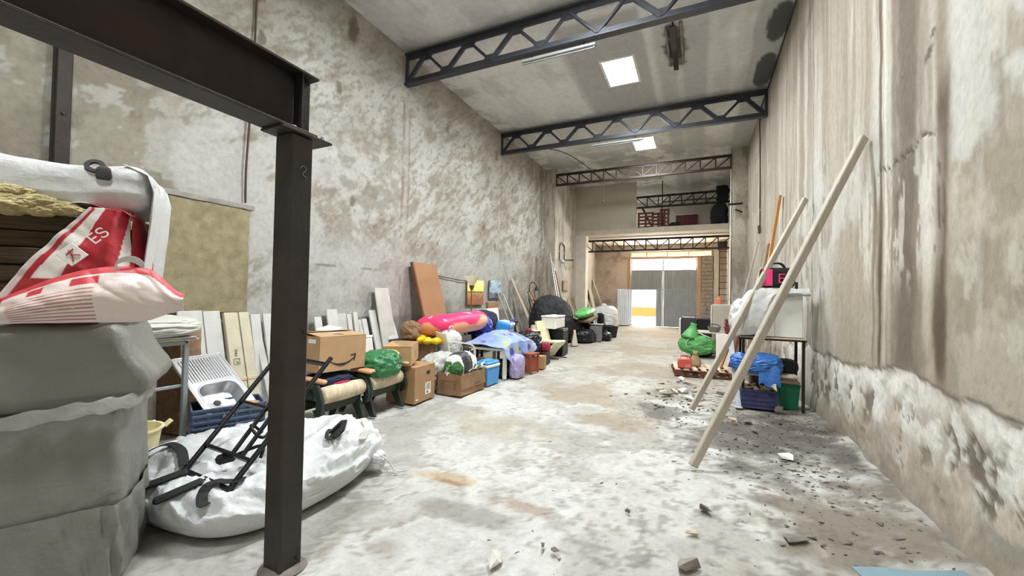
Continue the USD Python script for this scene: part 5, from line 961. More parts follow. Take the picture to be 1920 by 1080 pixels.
# white garden chair
t = thing('garden_chair', 'white plastic garden chair with armrests behind the cooler', 'chair', (-4.05, 6.32, 0.03), (0, 0, 58))
part(t, 'seat', box(0.46, 0.48, 0.035, (0, 0, 0.43), 0.014), 'white_plastic'); bk = np.stack([np.stack([np.full(12, -0.22-0.012*k)-0.03*np.cos(np.linspace(-1.2, 1.2, 12)), np.linspace(-0.24, 0.24, 12), np.full(12, 0.44+0.05*k)], -1) for k in range(9)], 1); part(t, 'backrest', sheet(bk, 0.02), 'white_plastic')
for s in (-1, 1):
    part(t, 'armrest', sheet(np.stack([spline([(-0.30, s*0.24, 0.72), (-0.10, s*0.27, 0.68), (0.12, s*0.28, 0.64), (0.22, s*0.27, 0.56), (0.24, s*0.26, 0.42)], 24)+V(0, s*q, 0) for q in (-0.025, 0.025)], 1), 0.025), 'white_plastic')
    part(t, 'leg', hull([(0.24+a*0.02, s*0.25+b*0.025, z) for a in (-1, 1) for b in (-1, 1) for z in (0.0, 0.43)]), 'white_plastic', False); part(t, 'leg', hull([(-0.24+a*0.02-(0.05 if z == 0 else 0), s*0.23+b*0.025, z) for a in (-1, 1) for b in (-1, 1) for z in (0.0, 0.43)]), 'white_plastic', False)
part(t, 'front_skirt', box(0.02, 0.46, 0.07, (0.23, 0, 0.39), 0.006), 'white_plastic')
t = thing('shopping_bag', 'white crumpled shopping bag standing on the garden chair', 'bag', (-4.14, 6.24, 0.48)); part(t, 'bag', blob(0.17, 0.20, 0.23, 51, 5, 0.10, 2.5, 0.07, 4), 'film_white', True); part(t, 'handle', tube(spline([(0.04, -0.10, 0.40), (0.05, -0.12, 0.48), (0.05, -0.02, 0.50), (0.04, 0.02, 0.42)], 18), 0.012, 6), 'film_white', True)
t = thing('shoe', 'black and white shoe lying on the garden chair seat', 'shoe', (-3.93, 6.46, 0.48), (0, 0, -70)); part(t, 'upper', blob(0.15, 0.055, 0.06, 52, 3, 0.06, 2, 0.03, 4, 2.4), 'black_cloth', True); part(t, 'sole', box(0.30, 0.11, 0.03, (0, 0, 0.012), 0.012), 'white_plastic')
t = thing('cooler_box', 'light blue cooler box with a white rim on the floor', 'cooler', (-3.37, 6.26, 0.003), (0, 0, -3))
part(t, 'body', hull([(sx*(0.12 if z < 0.1 else 0.135), sy*(0.19 if z < 0.1 else 0.21), z) for sx in (-1, 1) for sy in (-1, 1) for z in (0, 0.02, 0.30)]), 'cool_blue', False); part(t, 'rim', box(0.29, 0.44, 0.055, (0, 0, 0.328), 0.016), 'white_plastic'); part(t, 'lid', join(box(0.275, 0.425, 0.05, (0, 0, 0.378), 0.02), box(0.16, 0.26, 0.025, (0, 0, 0.41), 0.01)), 'cool_blue')
# table with the flowered sheet
t = thing('low_table', 'white legged table under the blue flowered sheet', 'table', (-3.68, 7.34, 0.0)); part(t, 'top', box(0.90, 1.30, 0.05, (0, 0, 0.545), 0.01), 'white_plastic')
for sx, sy in ((0.42, -0.60), (0.42, 0.60), (-0.42, -0.60), (-0.42, 0.60)): part(t, 'leg', box(0.07, 0.07, 0.52, (sx, sy, 0.26), 0.01), 'white_plastic')
S_, T_ = np.meshgrid(np.linspace(0, 1, 60), np.linspace(0, 1, 50), indexing='ij'); yy = 6.62+1.52*S_; lay = np.clip(T_/0.55, 0, 1); hang = np.clip((T_-0.55)/0.45, 0, 1); drop = (0.10+0.42*np.sin(np.clip(S_*1.05, 0, 1)*PI)**0.8*1.0)
xx = -4.15+0.92*lay+0.05*np.sin(S_*22)*hang+0.05*hang; zz = 0.58+0.30*np.sin(lay*PI*0.8+0.2)*np.sin(S_*PI*0.85+0.25)-0.04*lay-drop*hang+0.06*(fbm(P3(S_*5, T_*5), 1, 4, 55)-0.5); zz = np.maximum(zz, 0.03)
m = sheet(np.stack([xx, yy, zz], -1)-V(-3.75, 7.3, 0.0), 0.006); v = m.vertices; f1 = fbm(v, 5, 3, 56); f2 = fbm(v, 6, 3, 57); cl = mixc((128, 148, 204), (150, 168, 214), sm(0.3, 0.7, f1)); cl = mixc(cl, (84, 80, 146), sm(0.58, 0.64, f2)); cl = mixc(cl, (166, 172, 110), sm(0.62, 0.68, fbm(v, 6.5, 3, 58)))
t = thing('flowered_sheet', 'light blue sheet with purple flowers draped over the low table', 'sheet', (-3.75, 7.3, 0.0)); ppart(t, 'cloth', m, cl, 'purple and yellow green flowers on light blue')
t = thing('clothes_bag', 'lilac plastic bag hanging at the front of the flowered sheet', 'bag', (-3.14, 7.05, 0.003)); part(t, 'bag', blob(0.10, 0.19, 0.22, 61, 4, 0.1, 3, 0.12, 6, 3.0), 'lilac', True)
solo('dark_bag', 'black bag on the floor under the flowered sheet', 'bag', blob(0.18, 0.20, 0.17, 62, 4, 0.1, 3, 0.1), 'black_film', (-3.42, 6.98, 0.003))
t = thing('shopping_bag', 'blue and white checked shopper on top of the flowered heap', 'bag', (-3.95, 8.10, 0.72), (0, 14, 10)); m = gbox(0.30, 0.56, 0.26, (0, 0, 0.14), 0.05, e=0.025); v = m.vertices; gx, gz = np.mod(v[:, 1]*5.2, 1), np.mod(v[:, 2]*7, 1)
cl = np.tile(V(206, 226, 236), (len(v), 1)); cl[(gx < 0.14) | (gz < 0.16)] = (30, 90, 150); cl[np.abs(v[:, 1]) > 0.22] = (54, 140, 206); ppart(t, 'bag', crumple(m, 0.02, 6), cl, 'blue bands on white'); part(t, 'handle', tube(spline([(0.1, -0.14, 0.26), (0.14, -0.08, 0.36), (0.14, 0.08, 0.36), (0.1, 0.14, 0.26)], 18), 0.012, 6), 'bag_blue', True)
t = thing('dark_bag', 'shiny dark translucent bin bag right of the flowered sheet', 'bag', (-3.45, 8.35, 0.35)); part(t, 'bag', blob(0.24, 0.30, 0.22, 63, 4, 0.1, 3, 0.13, 6), 'black_film', True); part(t, 'knot', move(blob(0.05, 0.06, 0.05, 64, 3, 0.1), (0.02, -0.05, 0.40)), 'crimson', True, 'pink red knot on top')
solo('stool', 'old stool carrying the dark bin bag', 'stool', join(box(0.45, 0.50, 0.04, (0, 0, 0.325), 0.01), *[box(0.05, 0.05, 0.31, (sx, sy, 0.155), 0.006) for sx in (-0.19, 0.19) for sy in (-0.21, 0.21)]), 'dark_wood', (-3.47, 8.42, 0.003))
t = thing('stool', 'orange brown wooden stool in front of the dark bin bag', 'stool', (-3.12, 7.62, 0.003), (0, 0, -10)); part(t, 'seat', box(0.30, 0.32, 0.03, (0, 0, 0.385), 0.008), 'terracotta')
for sx, sy in ((0.12, -0.13), (0.12, 0.13), (-0.12, -0.13), (-0.12, 0.13)): part(t, 'leg', box(0.035, 0.035, 0.37, (sx, sy, 0.185), 0.005), 'terracotta')
part(t, 'side_panel', box(0.02, 0.24, 0.30, (0.11, 0, 0.17), 0.004), 'terracotta'); part(t, 'side_panel', box(0.24, 0.02, 0.30, (0, -0.12, 0.17), 0.004), 'terracotta')
solo('cloth_roll', 'crimson cloth rolled up beside the black cabinet', 'cloth', blob(0.12, 0.14, 0.10, 65, 4, 0.15, 3, 0.12), 'crimson', (-3.22, 8.75, 0.30)); solo('low_stand', 'small dark stand under the crimson cloth', 'stand', box(0.28, 0.30, 0.29, (0, 0, 0.145), 0.01), 'dark_wood', (-3.25, 8.72, 0.003))
solo('blue_sack', 'royal blue sack behind the flowered sheet', 'bag', blob(0.20, 0.24, 0.26, 66, 4, 0.1, 3, 0.1), 'bag_blue', (-4.50, 8.05, 0.603)); solo('dark_sack', 'black sack heaped behind the blue sack', 'bag', blob(0.30, 0.45, 0.30, 67, 4, 0.1, 3, 0.1), 'navy_cloth', (-4.80, 8.62, 0.603)); solo('side_table', 'low dark bench under the black sack by the wall', 'bench', join(box(0.7, 1.3, 0.05, (0, 0, 0.575), 0.01), *[box(0.06, 0.06, 0.55, (sx*0.3, sy*0.58, 0.275), 0.008) for sx in (-1, 1) for sy in (-1, 1)]), 'dark_wood', (-4.72, 8.2, 0.002))
# lamp and pictures
t = thing('floor_lamp', 'floor lamp with a cream glass cone shade in front of the yellow painting', 'lamp', (-5.2, 8.75, 0.0)); part(t, 'base', lathe([(0, 0), (0.14, 0), (0.14, 0.02), (0.03, 0.05), (0, 0.05)], 24), 'brass', 30); part(t, 'pole', tube([(0, 0, 0.04), (0, 0, 1.72)], 0.016, 8), 'brass', True); part(t, 'cup', lathe([(0, 1.66), (0.03, 1.68), (0.075, 1.80), (0.06, 1.80), (0, 1.70)], 20), 'brass', 30); part(t, 'shade', lathe([(0.05, 1.78), (0.20, 2.03), (0.192, 2.03), (0.042, 1.785)], 28), 'lampshade', 30)
def picture(label, y0, y1, z0, z1, fn):
    t = thing('painting', label, 'painting', (-5.80, (y0+y1)/2, (z0+z1)/2)); ny, nz = 60, 70; Y_, Z_ = np.meshgrid(np.linspace(-1, 1, ny), np.linspace(-1, 1, nz), indexing='ij')
    part(t, 'stretcher', box(0.025, y1-y0, z1-z0, (0, 0, 0), 0.003), 'plank_brown'); m = sheet(np.stack([np.full_like(Y_, 0.016), Y_*(y1-y0)/2, Z_*(z1-z0)/2], -1), 0.003); v = m.vertices; ppart(t, 'canvas', m, fn(v[:, 1]/((y1-y0)/2), v[:, 2]/((z1-z0)/2)))
def land(y, z):
    p = P3(y, z); n = fbm(p, 4, 3, 71); c = mixc((226, 214, 90), (236, 226, 140), sm(-0.1, 0.9, z)); c = mixc(c, (176, 120, 44), sm(0.0, -0.08, z)); c = mixc(c, (150, 84, 50), sm(-0.2, -0.7, z+0.5*(n-0.5))); c = mixc(c, (90, 96, 50), sm(0.06, 0.02, np.abs(z-0.04)-0.05*n)); return mixc(c, (120, 60, 40), 0.6*sm(0.55, 0.65, n)*sm(0, -0.2, z))
def blue(y, z):
    p = P3(y, z); n = fbm(p, 3, 3, 73); c = mixc((110, 150, 178), (148, 180, 196), sm(0.3, 0.7, n)); c = mixc(c, (56, 66, 84), sm(-0.25, -0.35, z+0.3*np.round(n*4)/4-0.12)*0.8); return mixc(c, (70, 78, 92), 0.8*sm(0.55, 0.6, fbm(p, 2.2, 3, 74))*sm(0.1, 0.4, z))
picture('yellow landscape painting hanging on the left wall behind the floor lamp', 9.50, 10.42, 1.27, 1.98, land); picture('blue grey painting hanging on the left wall right of the yellow one', 10.79, 11.54, 1.46, 2.02, blue)
solo('wall_cable', 'thin dark cable running along the wall to the yellow painting', 'cable', tube(spline([(-5.82, 7.98, 2.02), (-5.81, 8.6, 1.98), (-5.81, 9.1, 1.95), (-5.81, 9.52, 1.94)], 30)-V(-5.81, 8.7, 1.97), 0.010, 5), 'cable_black', (-5.81, 8.7, 1.97))
solo('wall_cable', 'dark cable hanging down the left wall beside the column', 'cable', tube(spline([(-5.82, 3.58, 6.8), (-5.81, 3.57, 5.8), (-5.80, 3.55, 4.9), (-5.80, 3.515, 3.9), (-5.80, 3.49, 3.3), (-5.81, 3.50, 2.80)], 60)-V(-5.81, 3.55, 2.8), 0.016, 6), 'cable_brown', (-5.81, 3.55, 2.8))

# ---------------------------------------------------------------- poles, ladder and further piles along the left wall
def pole(name, label, cat, a, b, w, t_, matn, side=(0, 1, 0), round_=False, group=None):
    a, b = V(*a), V(*b); t = thing(name, label, cat, a, group=group); m = tube([V(0, 0, 0), b-a], w/2, 8) if round_ else bar(V(0, 0, 0), b-a, w, t_, side); m.apply_translation((0, 0, 0.004-m.vertices[:, 2].min())); part(t, 'shaft', m, matn, 30); return t
pole('pole', 'very tall thin rod leaning on the wall right of the blue painting', 'pole', (-5.25, 12.45, 0), (-5.80, 11.75, 2.58), 0.028, 0.02, 'plank_grey', round_=True)
pole('pole', 'shorter pale batten left of the very tall rod', 'pole', (-5.25, 11.75, 0), (-5.80, 11.3, 1.70), 0.06, 0.03, 'plank_grey'); pole('pole', 'white short batten between the rod and the short pale batten', 'pole', (-5.25, 12.2, 0), (-5.80, 11.75, 1.60), 0.05, 0.03, 'white_slab')
pole('plank', 'grey plank leaning on the wall left of the step ladder', 'plank', (-5.05, 13.0, 0), (-5.78, 12.35, 2.10), 0.17, 0.04, 'plank_grey'); pole('plank', 'narrow brown plank between the grey plank and the step ladder', 'plank', (-5.15, 13.3, 0), (-5.78, 12.7, 1.95), 0.09, 0.03, 'plank_brown')
t = thing('step_ladder', 'old wooden step ladder leaning by the left wall', 'ladder', (-4.95, 14.0, 0)); d = V(-0.60, -0.75, 1.72)
for s in (0, 0.50): part(t, 'rail', bar(V(0, s, 0.02), d+V(0, s*0.6, 0), 0.09, 0.035, (0, 1, 0.3)), 'plank_brown')
for k in range(1, 6): part(t, 'tread', bar(d*k/6+V(0, 0, 0), d*k/6+V(0, 0.5-0.2*k/6, 0), 0.10, 0.025, (1, 0, 0)), 'plank_brown')
t = thing('old_lamp', 'dark bent desk lamp hanging on the top of the step ladder', 'lamp', (-5.5, 13.25, 1.70)); part(t, 'arm', tube(spline([(0, 0.05, 0.0), (0.02, 0.0, 0.22), (0.05, 0.25, 0.36), (0.1, 0.5, 0.22)], 20), 0.018, 6), 'dark_grey', True); part(t, 'shade', move(turn(lathe([(0.03, 0.10), (0.10, 0.0), (0.09, 0.0), (0.02, 0.09)], 18), 30, (1, 0, 0)), (0.1, 0.52, 0.10)), 'dark_grey', True)
solo('tangle_of_rods', 'tangle of thin dark rods standing behind the step ladder', 'rods', join(*[tube([(rs.uniform(-0.2, 0.3), rs.uniform(-0.3, 0.3), 0.0), (rs.uniform(-0.35, -0.2), rs.uniform(-0.4, 0.4), rs.uniform(1.0, 1.8))], 0.012, 5) for _ in range(9)]), 'dark_wood', (-5.42, 13.9, 0.003), kind='stuff')
# black cabinets, cream seat, tray
solo('speaker_cabinet', 'black cabinet with a hat on it, left of the cream seat', 'cabinet', join(box(0.40, 0.50, 0.66, (0, 0, 0.33), 0.01), box(0.02, 0.44, 0.58, (0.20, 0, 0.33), 0.008)), 'black_metal', (-3.86, 9.62, 0.003))
solo('straw_hat', 'pale straw hat lying on the left black cabinet', 'hat', lathe([(0, 0.15), (0.08, 0.145), (0.10, 0.04), (0.18, 0.01), (0.18, 0.0), (0.0, 0.0)], 24), 'cream_wrap', (-3.82, 9.60, 0.668))
t = thing('cantilever_chair', 'cream moulded chair lying forward between two black cabinets', 'chair', (-3.50, 9.75, 0.0), (0, 0, -12)); pr_ = spline([(-0.22, 0, 0.92), (-0.17, 0, 0.70), (-0.10, 0, 0.45), (0.0, 0, 0.40), (0.30, 0, 0.42), (0.34, 0, 0.38), (0.16, 0, 0.20), (0.03, 0, 0.012)], 44)
part(t, 'shell', sheet(np.stack([pr_+V(0, s, 0) for s in np.linspace(-0.26, 0.26, 6)], 1), 0.045), 'cream_plastic', 40); part(t, 'base_rail', box(0.5, 0.03, 0.02, (0.2, 0.2, 0.012), 0.004), 'black_metal'); part(t, 'base_rail', box(0.5, 0.03, 0.02, (0.2, -0.2, 0.012), 0.004), 'black_metal')
solo('speaker_cabinet', 'black cabinet under the white box, right of the cream seat', 'cabinet', join(box(0.42, 0.52, 0.70, (0, 0, 0.35), 0.01), box(0.02, 0.46, 0.62, (0.21, 0, 0.35), 0.008)), 'black_metal', (-3.45, 10.42, 0.003))
t = thing('white_container', 'white plastic box with a lid on the right black cabinet', 'box', (-3.55, 10.32, 0.708)); part(t, 'body', box(0.40, 0.80, 0.30, (0, 0, 0.15), 0.02), 'fridge_white'); part(t, 'lid', join(box(0.42, 0.84, 0.045, (0, 0, 0.32), 0.012), box(0.08, 0.30, 0.03, (0, 0, 0.35), 0.01)), 'fridge_white')
t = thing('covered_heap', 'tall heap hidden under a black tarpaulin by the left wall', 'heap', (-4.45, 12.7, 0.003)); m = blob(0.60, 1.10, 0.86, 81, 5, 0.08, 2, 0.06, 3, 2.2); part(t, 'tarpaulin', m, 'black_cloth', True); part(t, 'skirt', move(blob(0.30, 0.55, 0.42, 82, 4, 0.1, 2, 0.1, 4, 2.2), (0.42, 0.95, 0.0)), 'black_cloth', True)
t = thing('paper_bag', 'upright paper bag with an orange print in front of the black heap', 'bag', (-3.60, 12.55, 0.003), (0, 0, 20)); m = dense(hull([(sx*(0.10 if z < 0.3 else 0.03), sy*0.20, z) for sx in (-1, 1) for sy in (-1, 1) for z in (0, 0.48)]), 0.04); v = m.vertices; cl = np.tile(V(214, 202, 180), (len(v), 1)); cl[(v[:, 2] > 0.26) & (np.abs(v[:, 1]) < 0.15)] = (226, 134, 84); ppart(t, 'bag', crumple(m, 0.01, 8), cl)
for k, (l, c, s) in enumerate((('black bin bag on the floor left of the grey cabinet', (-3.65, 13.75, 0.003), (0.38, 0.45, 0.24)), ('black bin bag behind the grey cabinet', (-3.75, 14.75, 0.003), (0.38, 0.5, 0.36)), ('black bin bag in front, between grey cabinet and flower pots', (-3.02, 14.62, 0.003), (0.17, 0.22, 0.16)))):
    t = thing('bin_bag', l, 'bag', c); part(t, 'bag', blob(*s, 90+k, 4, 0.1, 3, 0.12, 5), 'black_film', True); part(t, 'knot', move(blob(0.05, 0.05, 0.06, 95+k, 2, 0.1), (0, 0, s[2]*1.6)), 'black_film', True)
t = thing('plain_cabinet', 'grey cabinet standing upright among black bags', 'cabinet', (-3.28, 14.15, 0.003), (0, 0, 6)); part(t, 'body', box(0.42, 0.30, 0.56, (0, 0, 0.28), 0.012), 'cabinet_grey'); part(t, 'top', box(0.5, 0.36, 0.035, (0, 0, 0.60), 0.008), 'aluminium'); part(t, 'bracket', box(0.05, 0.05, 0.20, (-0.2, -0.14, 0.70), 0.006), 'aluminium')
solo('rolled_mat', 'brown folded mat on the black bags', 'mat', crumple(gbox(0.5, 1.3, 0.12, (0, 0, 0.06), 0.05, e=0.1), 0.02, 4), 'brown_mat', (-3.62, 14.3, 0.72), (6, 0, 0))
solo('green_sack', 'bright green sack on top of the black bags by the left wall', 'sack', blob(0.26, 0.95, 0.15, 97, 4, 0.06, 2, 0.05, 4, 2.2), 'green_sack', (-3.70, 14.25, 0.88), (5, 0, 0))
solo('black_drape', 'black sheet hanging right of the green sack', 'sheet', crumple(gbox(0.25, 0.35, 0.95, (0, 0, 0.475), 0.05, e=0.1), 0.04, 3), 'black_film', (-3.45, 15.75, 0.003))
for k, (l, x, y) in enumerate((('black plastic flower pot nearest the gate on the left side', -3.05, 16.0), ('black plastic flower pot behind the other pot on the left side', -3.30, 16.5))):
    t = thing('flower_pot', l, 'pot', (x, y, 0.003)); part(t, 'pot', lathe([(0, 0), (0.15, 0), (0.21, 0.38), (0.225, 0.38), (0.225, 0.42), (0.20, 0.42), (0.14, 0.02), (0, 0.02)], 22), 'black_strap', 30)
t = thing('wrapped_furniture', 'furniture under a white plastic sheet beside the open gate leaf', 'furniture', (-3.75, 18.0, 0.003)); part(t, 'sheet', blob(0.50, 0.72, 0.64, 99, 5, 0.08, 2.2, 0.05, 3, 3.2), 'film_white', True); part(t, 'peak', move(blob(0.12, 0.14, 0.10, 98, 3, 0.1), (-0.1, 0.1, 1.10)), 'film_white', True)
# poles at the pilaster, hoop, picture, far planks
for k, (l, a, b, w, mt) in enumerate((('long aluminium pole leaning at the left pilaster, foremost', (-4.85, 15.2, 0), (-5.38, 15.05, 3.25), 0.06, 'aluminium'), ('second aluminium pole leaning at the left pilaster', (-4.8, 15.45, 0), (-5.36, 15.3, 2.95), 0.06, 'aluminium'), ('brown pole leaning at the left pilaster behind the aluminium ones', (-4.8, 15.9, 0), (-5.36, 15.72, 2.60), 0.09, 'plank_brown'))): pole('pole', l, 'pole', a, b, w, 0.04, mt)
t = thing('basketball_hoop', 'small basketball hoop with net on the left wall before the mezzanine', 'hoop', (-5.38, 16.55, 3.12)); part(t, 'backboard_frame', tube(np.c_[np.full(40, 0.02), spline([(-0.33, 0.0), (-0.33, 0.55), (-0.15, 0.72), (0.15, 0.72), (0.33, 0.55), (0.33, 0.0)], 40)], 0.022, 6), 'rusty_steel', True)
rg_ = np.c_[0.30+0.24*np.cos(np.linspace(0, 2*PI, 32, endpoint=False)), 0.24*np.sin(np.linspace(0, 2*PI, 32, endpoint=False)), np.zeros(32)]; part(t, 'rim', tube(rg_, 0.016, 6, True), 'rusty_steel', True); part(t, 'bracket', box(0.10, 0.12, 0.06, (0.04, 0, 0.0), 0.01), 'rusty_steel')
part(t, 'net', join(*[tube([(0.30+0.24*math.cos(a), 0.24*math.sin(a), 0), (0.30+0.17*math.cos(a+0.3), 0.17*math.sin(a+0.3), -0.2), (0.30+0.10*math.cos(a), 0.10*math.sin(a), -0.42)], 0.008, 4) for a in np.linspace(0, 2*PI, 10, endpoint=False)]), 'plank_grey', True)
solo('ball', 'pale ball resting against the hoop bracket', 'ball', lathe([(0.12*math.sin(a), -0.12*math.cos(a)) for a in np.linspace(0, PI, 14)], 20), 'film_white', (-5.22, 16.45, 3.02)) if False else part(t, 'light_patch', lathe([(0.10*math.sin(a), -0.10*math.cos(a)) for a in np.linspace(0, PI, 12)], 18, (0.12, -0.18, -0.06)), 'film_white', True, 'pale ball caught behind the rim')
t = thing('painting', 'small framed picture on the wall under the basketball hoop', 'painting', (-5.37, 17.1, 2.02)); part(t, 'frame', box(0.03, 0.66, 0.46, (0, 0, 0), 0.006), 'dark_wood'); part(t, 'canvas', box(0.01, 0.56, 0.36, (0.018, 0, 0), 0.002), 'card_light')
for k, (l, y0, y1, zt, w, mt) in enumerate((('pale board leaning on the wall below the small picture', 16.9, 16.9, 1.50, 0.7, 'shelf_wood'), ('brown board leaning right of the pale board below the picture', 17.7, 17.6, 1.45, 0.5, 'plank_brown'), ('thin stick leaning beside the pillar', 18.5, 18.3, 1.5, 0.06, 'plank_brown'))): pole('board', l, 'board', (-4.95, y0, 0), (-5.36, y1, zt), w, 0.03, mt)
for k, (l, a, b, w, mt) in enumerate((('wide grey board leaning on the far left wall', (-4.85, 21.5, 0), (-5.36, 21.5, 1.95), 0.62, 'plank_grey'), ('long pale plank leaning right of the wide grey board', (-4.55, 22.7, 0), (-5.36, 22.2, 2.50), 0.24, 'cream_wood'), ('narrow plank leaning left of the wide grey board', (-4.85, 20.7, 0), (-5.36, 20.4, 1.95), 0.14, 'plank_grey'))): pole('plank', l, 'plank', a, b, w, 0.04, mt)
# ---------------------------------------------------------------- right side: planks, rack and what stands on it
pole('plank', 'long cream plank leaning on the right wall, nearest the camera', 'plank', (-0.03, 4.10, 0), (1.45, 4.95, 3.16), 0.085, 0.05, 'cream_wood', (0.8, 0.6, 0))
pole('plank', 'cream plank leaning on the right wall behind the long one', 'plank', (-0.07, 6.18, 0), (1.44, 7.24, 3.08), 0.085, 0.05, 'cream_wood', (0.8, 0.6, 0))
pole('plank', 'orange brown plank leaning on the right wall behind the rack', 'plank', (1.0, 9.7, 0), (1.46, 9.45, 3.66), 0.11, 0.05, 'orange_wood', (0, 1, 0))
pole('plank', 'thin dark batten leaning on the wall left of the orange plank', 'plank', (0.75, 12.4, 0), (1.46, 12.6, 3.15), 0.07, 0.05, 'plank_grey'); pole('plank', 'wide pale plank leaning left of the orange plank', 'plank', (0.80, 11.4, 0), (1.46, 11.9, 2.35), 0.35, 0.04, 'shelf_wood'); pole('plank', 'short brown plank leaning on the wall beside the pink bag', 'plank', (1.0, 10.6, 0), (1.46, 10.9, 2.85), 0.22, 0.05, 'plank_brown')
t = thing('storage_rack', 'dark steel rack with wooden shelves against the right wall', 'rack', (0.97, 7.02, 0))
for x, y in ((-0.36, -0.22), (0.37, -0.22), (-0.36, 0.26), (0.37, 0.26)): part(t, 'post', box(0.035, 0.035, 1.02 if (x < 0 or y < 0) else 1.85, (x, y, 0.51 if (x < 0 or y < 0) else 0.925), 0.004), 'dark_rust')
part(t, 'top_shelf', box(0.80, 0.56, 0.025, (0, 0.02, 1.028), 0.004), 'shelf_wood'); part(t, 'top_rail', box(0.80, 0.03, 0.03, (0, -0.245, 1.01), 0.004), 'dark_rust'); part(t, 'lower_shelf', box(0.66, 0.50, 0.04, (-0.02, 0.0, 0.495), 0.006), 'shelf_wood')
t = thing('white_cabinet', 'white two-door cabinet unit standing on the rack', 'cabinet', (1.05, 7.03, 1.043)); part(t, 'body', box(0.56, 0.42, 0.60, (0, 0, 0.30), 0.012), 'fridge_white'); 
for x, w in ((-0.165, 0.225), (0.115, 0.325)): part(t, 'door', box(w, 0.016, 0.585, (x, -0.216, 0.30), 0.004), 'fridge_white')
t = thing('plastic_cover', 'thin white plastic sheet draped over the cabinet on the rack', 'sheet', (1.05, 7.03, 1.043)); U, W = np.meshgrid(np.linspace(0, 1, 60), np.linspace(0, 1, 46), indexing='ij')
xx = -0.60+0.95*U; prof_z = np.where(W < 0.42, 0.66+0.03*np.sin(W*20), 0.66-(W-0.42)*1.10*(1.0-0.90*sm(0.40, 0.58, U))); yy = np.where(W < 0.42, 0.22-W*1.15, -0.263-0.05*np.sin((W-0.42)*5)-0.05*(1-U)); xs_ = xx+0.10*(1-U)*sm(0.4, 0.0, W)*0
zz = prof_z-0.46*sm(0.30, 0.0, U)*(1-0.3*W)+0.035*(fbm(P3(U*6, W*5), 1, 4, 110)-0.5); part(t, 'sheet', sheet(np.stack([xs_, yy-0.03*fbm(P3(U*7, W*6), 1, 4, 111), np.maximum(zz, 0.02)], -1), 0.004), 'film_white', True)
part(t, 'corner', move(blob(0.17, 0.20, 0.28, 112, 4, 0.12, 2.5, 0.14, 5, 2.4), (-0.42, -0.05, 0.0)), 'film_white', True, 'bulging corner of the plastic sheet')
t = thing('gym_bag', 'black and pink bag with pink letters on top of the plastic cover', 'bag', (1.04, 6.95, 1.755), (0, 0, 0)); part(t, 'bag', crumple(gbox(0.44, 0.22, 0.29, (0, 0, 0.145), 0.06, e=0.04), 0.015, 6), 'black_cloth', True); part(t, 'panel', box(0.13, 0.02, 0.24, (-0.13, -0.112, 0.145), 0.008), 'pink', True, 'pink front panel')
part(t, 'lettering', flat_text('E', 0.13, (-0.01, -0.125, 0.07), (1, 0, 0), (0, 0, 1), 0.004), 'pink', False, 'pink letter E')
for s in (-0.1, 0.1): part(t, 'handle', tube(spline([(-0.10, s*0.5, 0.28), (-0.05, s*0.5, 0.35), (0.05, s*0.5, 0.35), (0.10, s*0.5, 0.28)], 16), 0.010, 6), 'black_strap', True)
t = thing('blue_tarp', 'blue tarpaulin bundled on the lower shelf of the rack', 'tarpaulin', (0.78, 6.86, 0.517)); part(t, 'bundle', blob(0.30, 0.24, 0.15, 113, 5, 0.14, 2.5, 0.12, 3, 2.4), 'tarp_blue', True); part(t, 'hanging_end', crumple(sheet(np.stack([np.stack([np.linspace(0.0, 0.26, 14), np.full(14, -0.24-0.01*k), np.full(14, 0.12-0.05*k)+0.03*np.sin(np.arange(14)*0.8)], -1) for k in range(6)], 1), 0.004), 0.01, 9), 'tarp_blue', True)
solo('tool_bag', 'dark bag on the lower shelf behind the blue tarpaulin', 'bag', blob(0.14, 0.16, 0.10, 114, 4, 0.1, 3, 0.1), 'black_cloth', (1.18, 7.12, 0.518)); solo('toolbox', 'dark tool box standing behind the rack posts', 'box', box(0.26, 0.30, 0.42, (0, 0, 0.21), 0.02), 'dark_wood', (0.90, 7.55, 0.003))
cr = crate('crate', 'dark blue vegetable crate under the rack', 0.44, 0.34, 0.27, 'navy_crate', (0.80, 6.92, 0.003), 2, 4, 4)
solo('rubble_pieces', 'broken plaster pieces heaped in the dark blue crate', 'rubble', join(*[move(turn(hull(np.random.default_rng(k).normal(size=(9, 3))*V(0.045, 0.03, 0.016)), k*37, (0.3, 0.2, 1)), (rs.uniform(-0.15, 0.15), rs.uniform(-0.11, 0.11), rs.uniform(0.22, 0.31))) for k in range(28)], box(0.40, 0.30, 0.18, (0, 0, 0.11), 0.02)), 'tile_shard', (0.80, 6.92, 0.003), smooth=False, kind='stuff')
t = thing('bin', 'green plastic bin beside the dark blue crate', 'bin', (1.21, 7.10, 0.003)); part(t, 'body', hull([(sx*(0.10 if z < 0.1 else 0.125), sy*(0.13 if z < 0.1 else 0.15), z) for sx in (-1, 1) for sy in (-1, 1) for z in (0, 0.34)]), 'bin_green', False); part(t, 'rim', box(0.27, 0.32, 0.03, (0, 0, 0.345), 0.008), 'bin_green'); part(t, 'lid', crumple(box(0.25, 0.30, 0.05, (0, 0, 0.385), 0.015), 0.01, 6), 'shelf_wood')
t = thing('metal_profile', 'pale galvanised steel profile standing aslant before the rack', 'profile', (0.55, 6.72, 0.003)); part(t, 'profile', bar((0, 0, 0.0), (-0.10, 0.30, 1.02), 0.075, 0.04, (1, 0, 0), 0.004), 'galv', False); part(t, 'foot', box(0.10, 0.12, 0.015, (0, 0, 0.008), 0.003), 'galv')
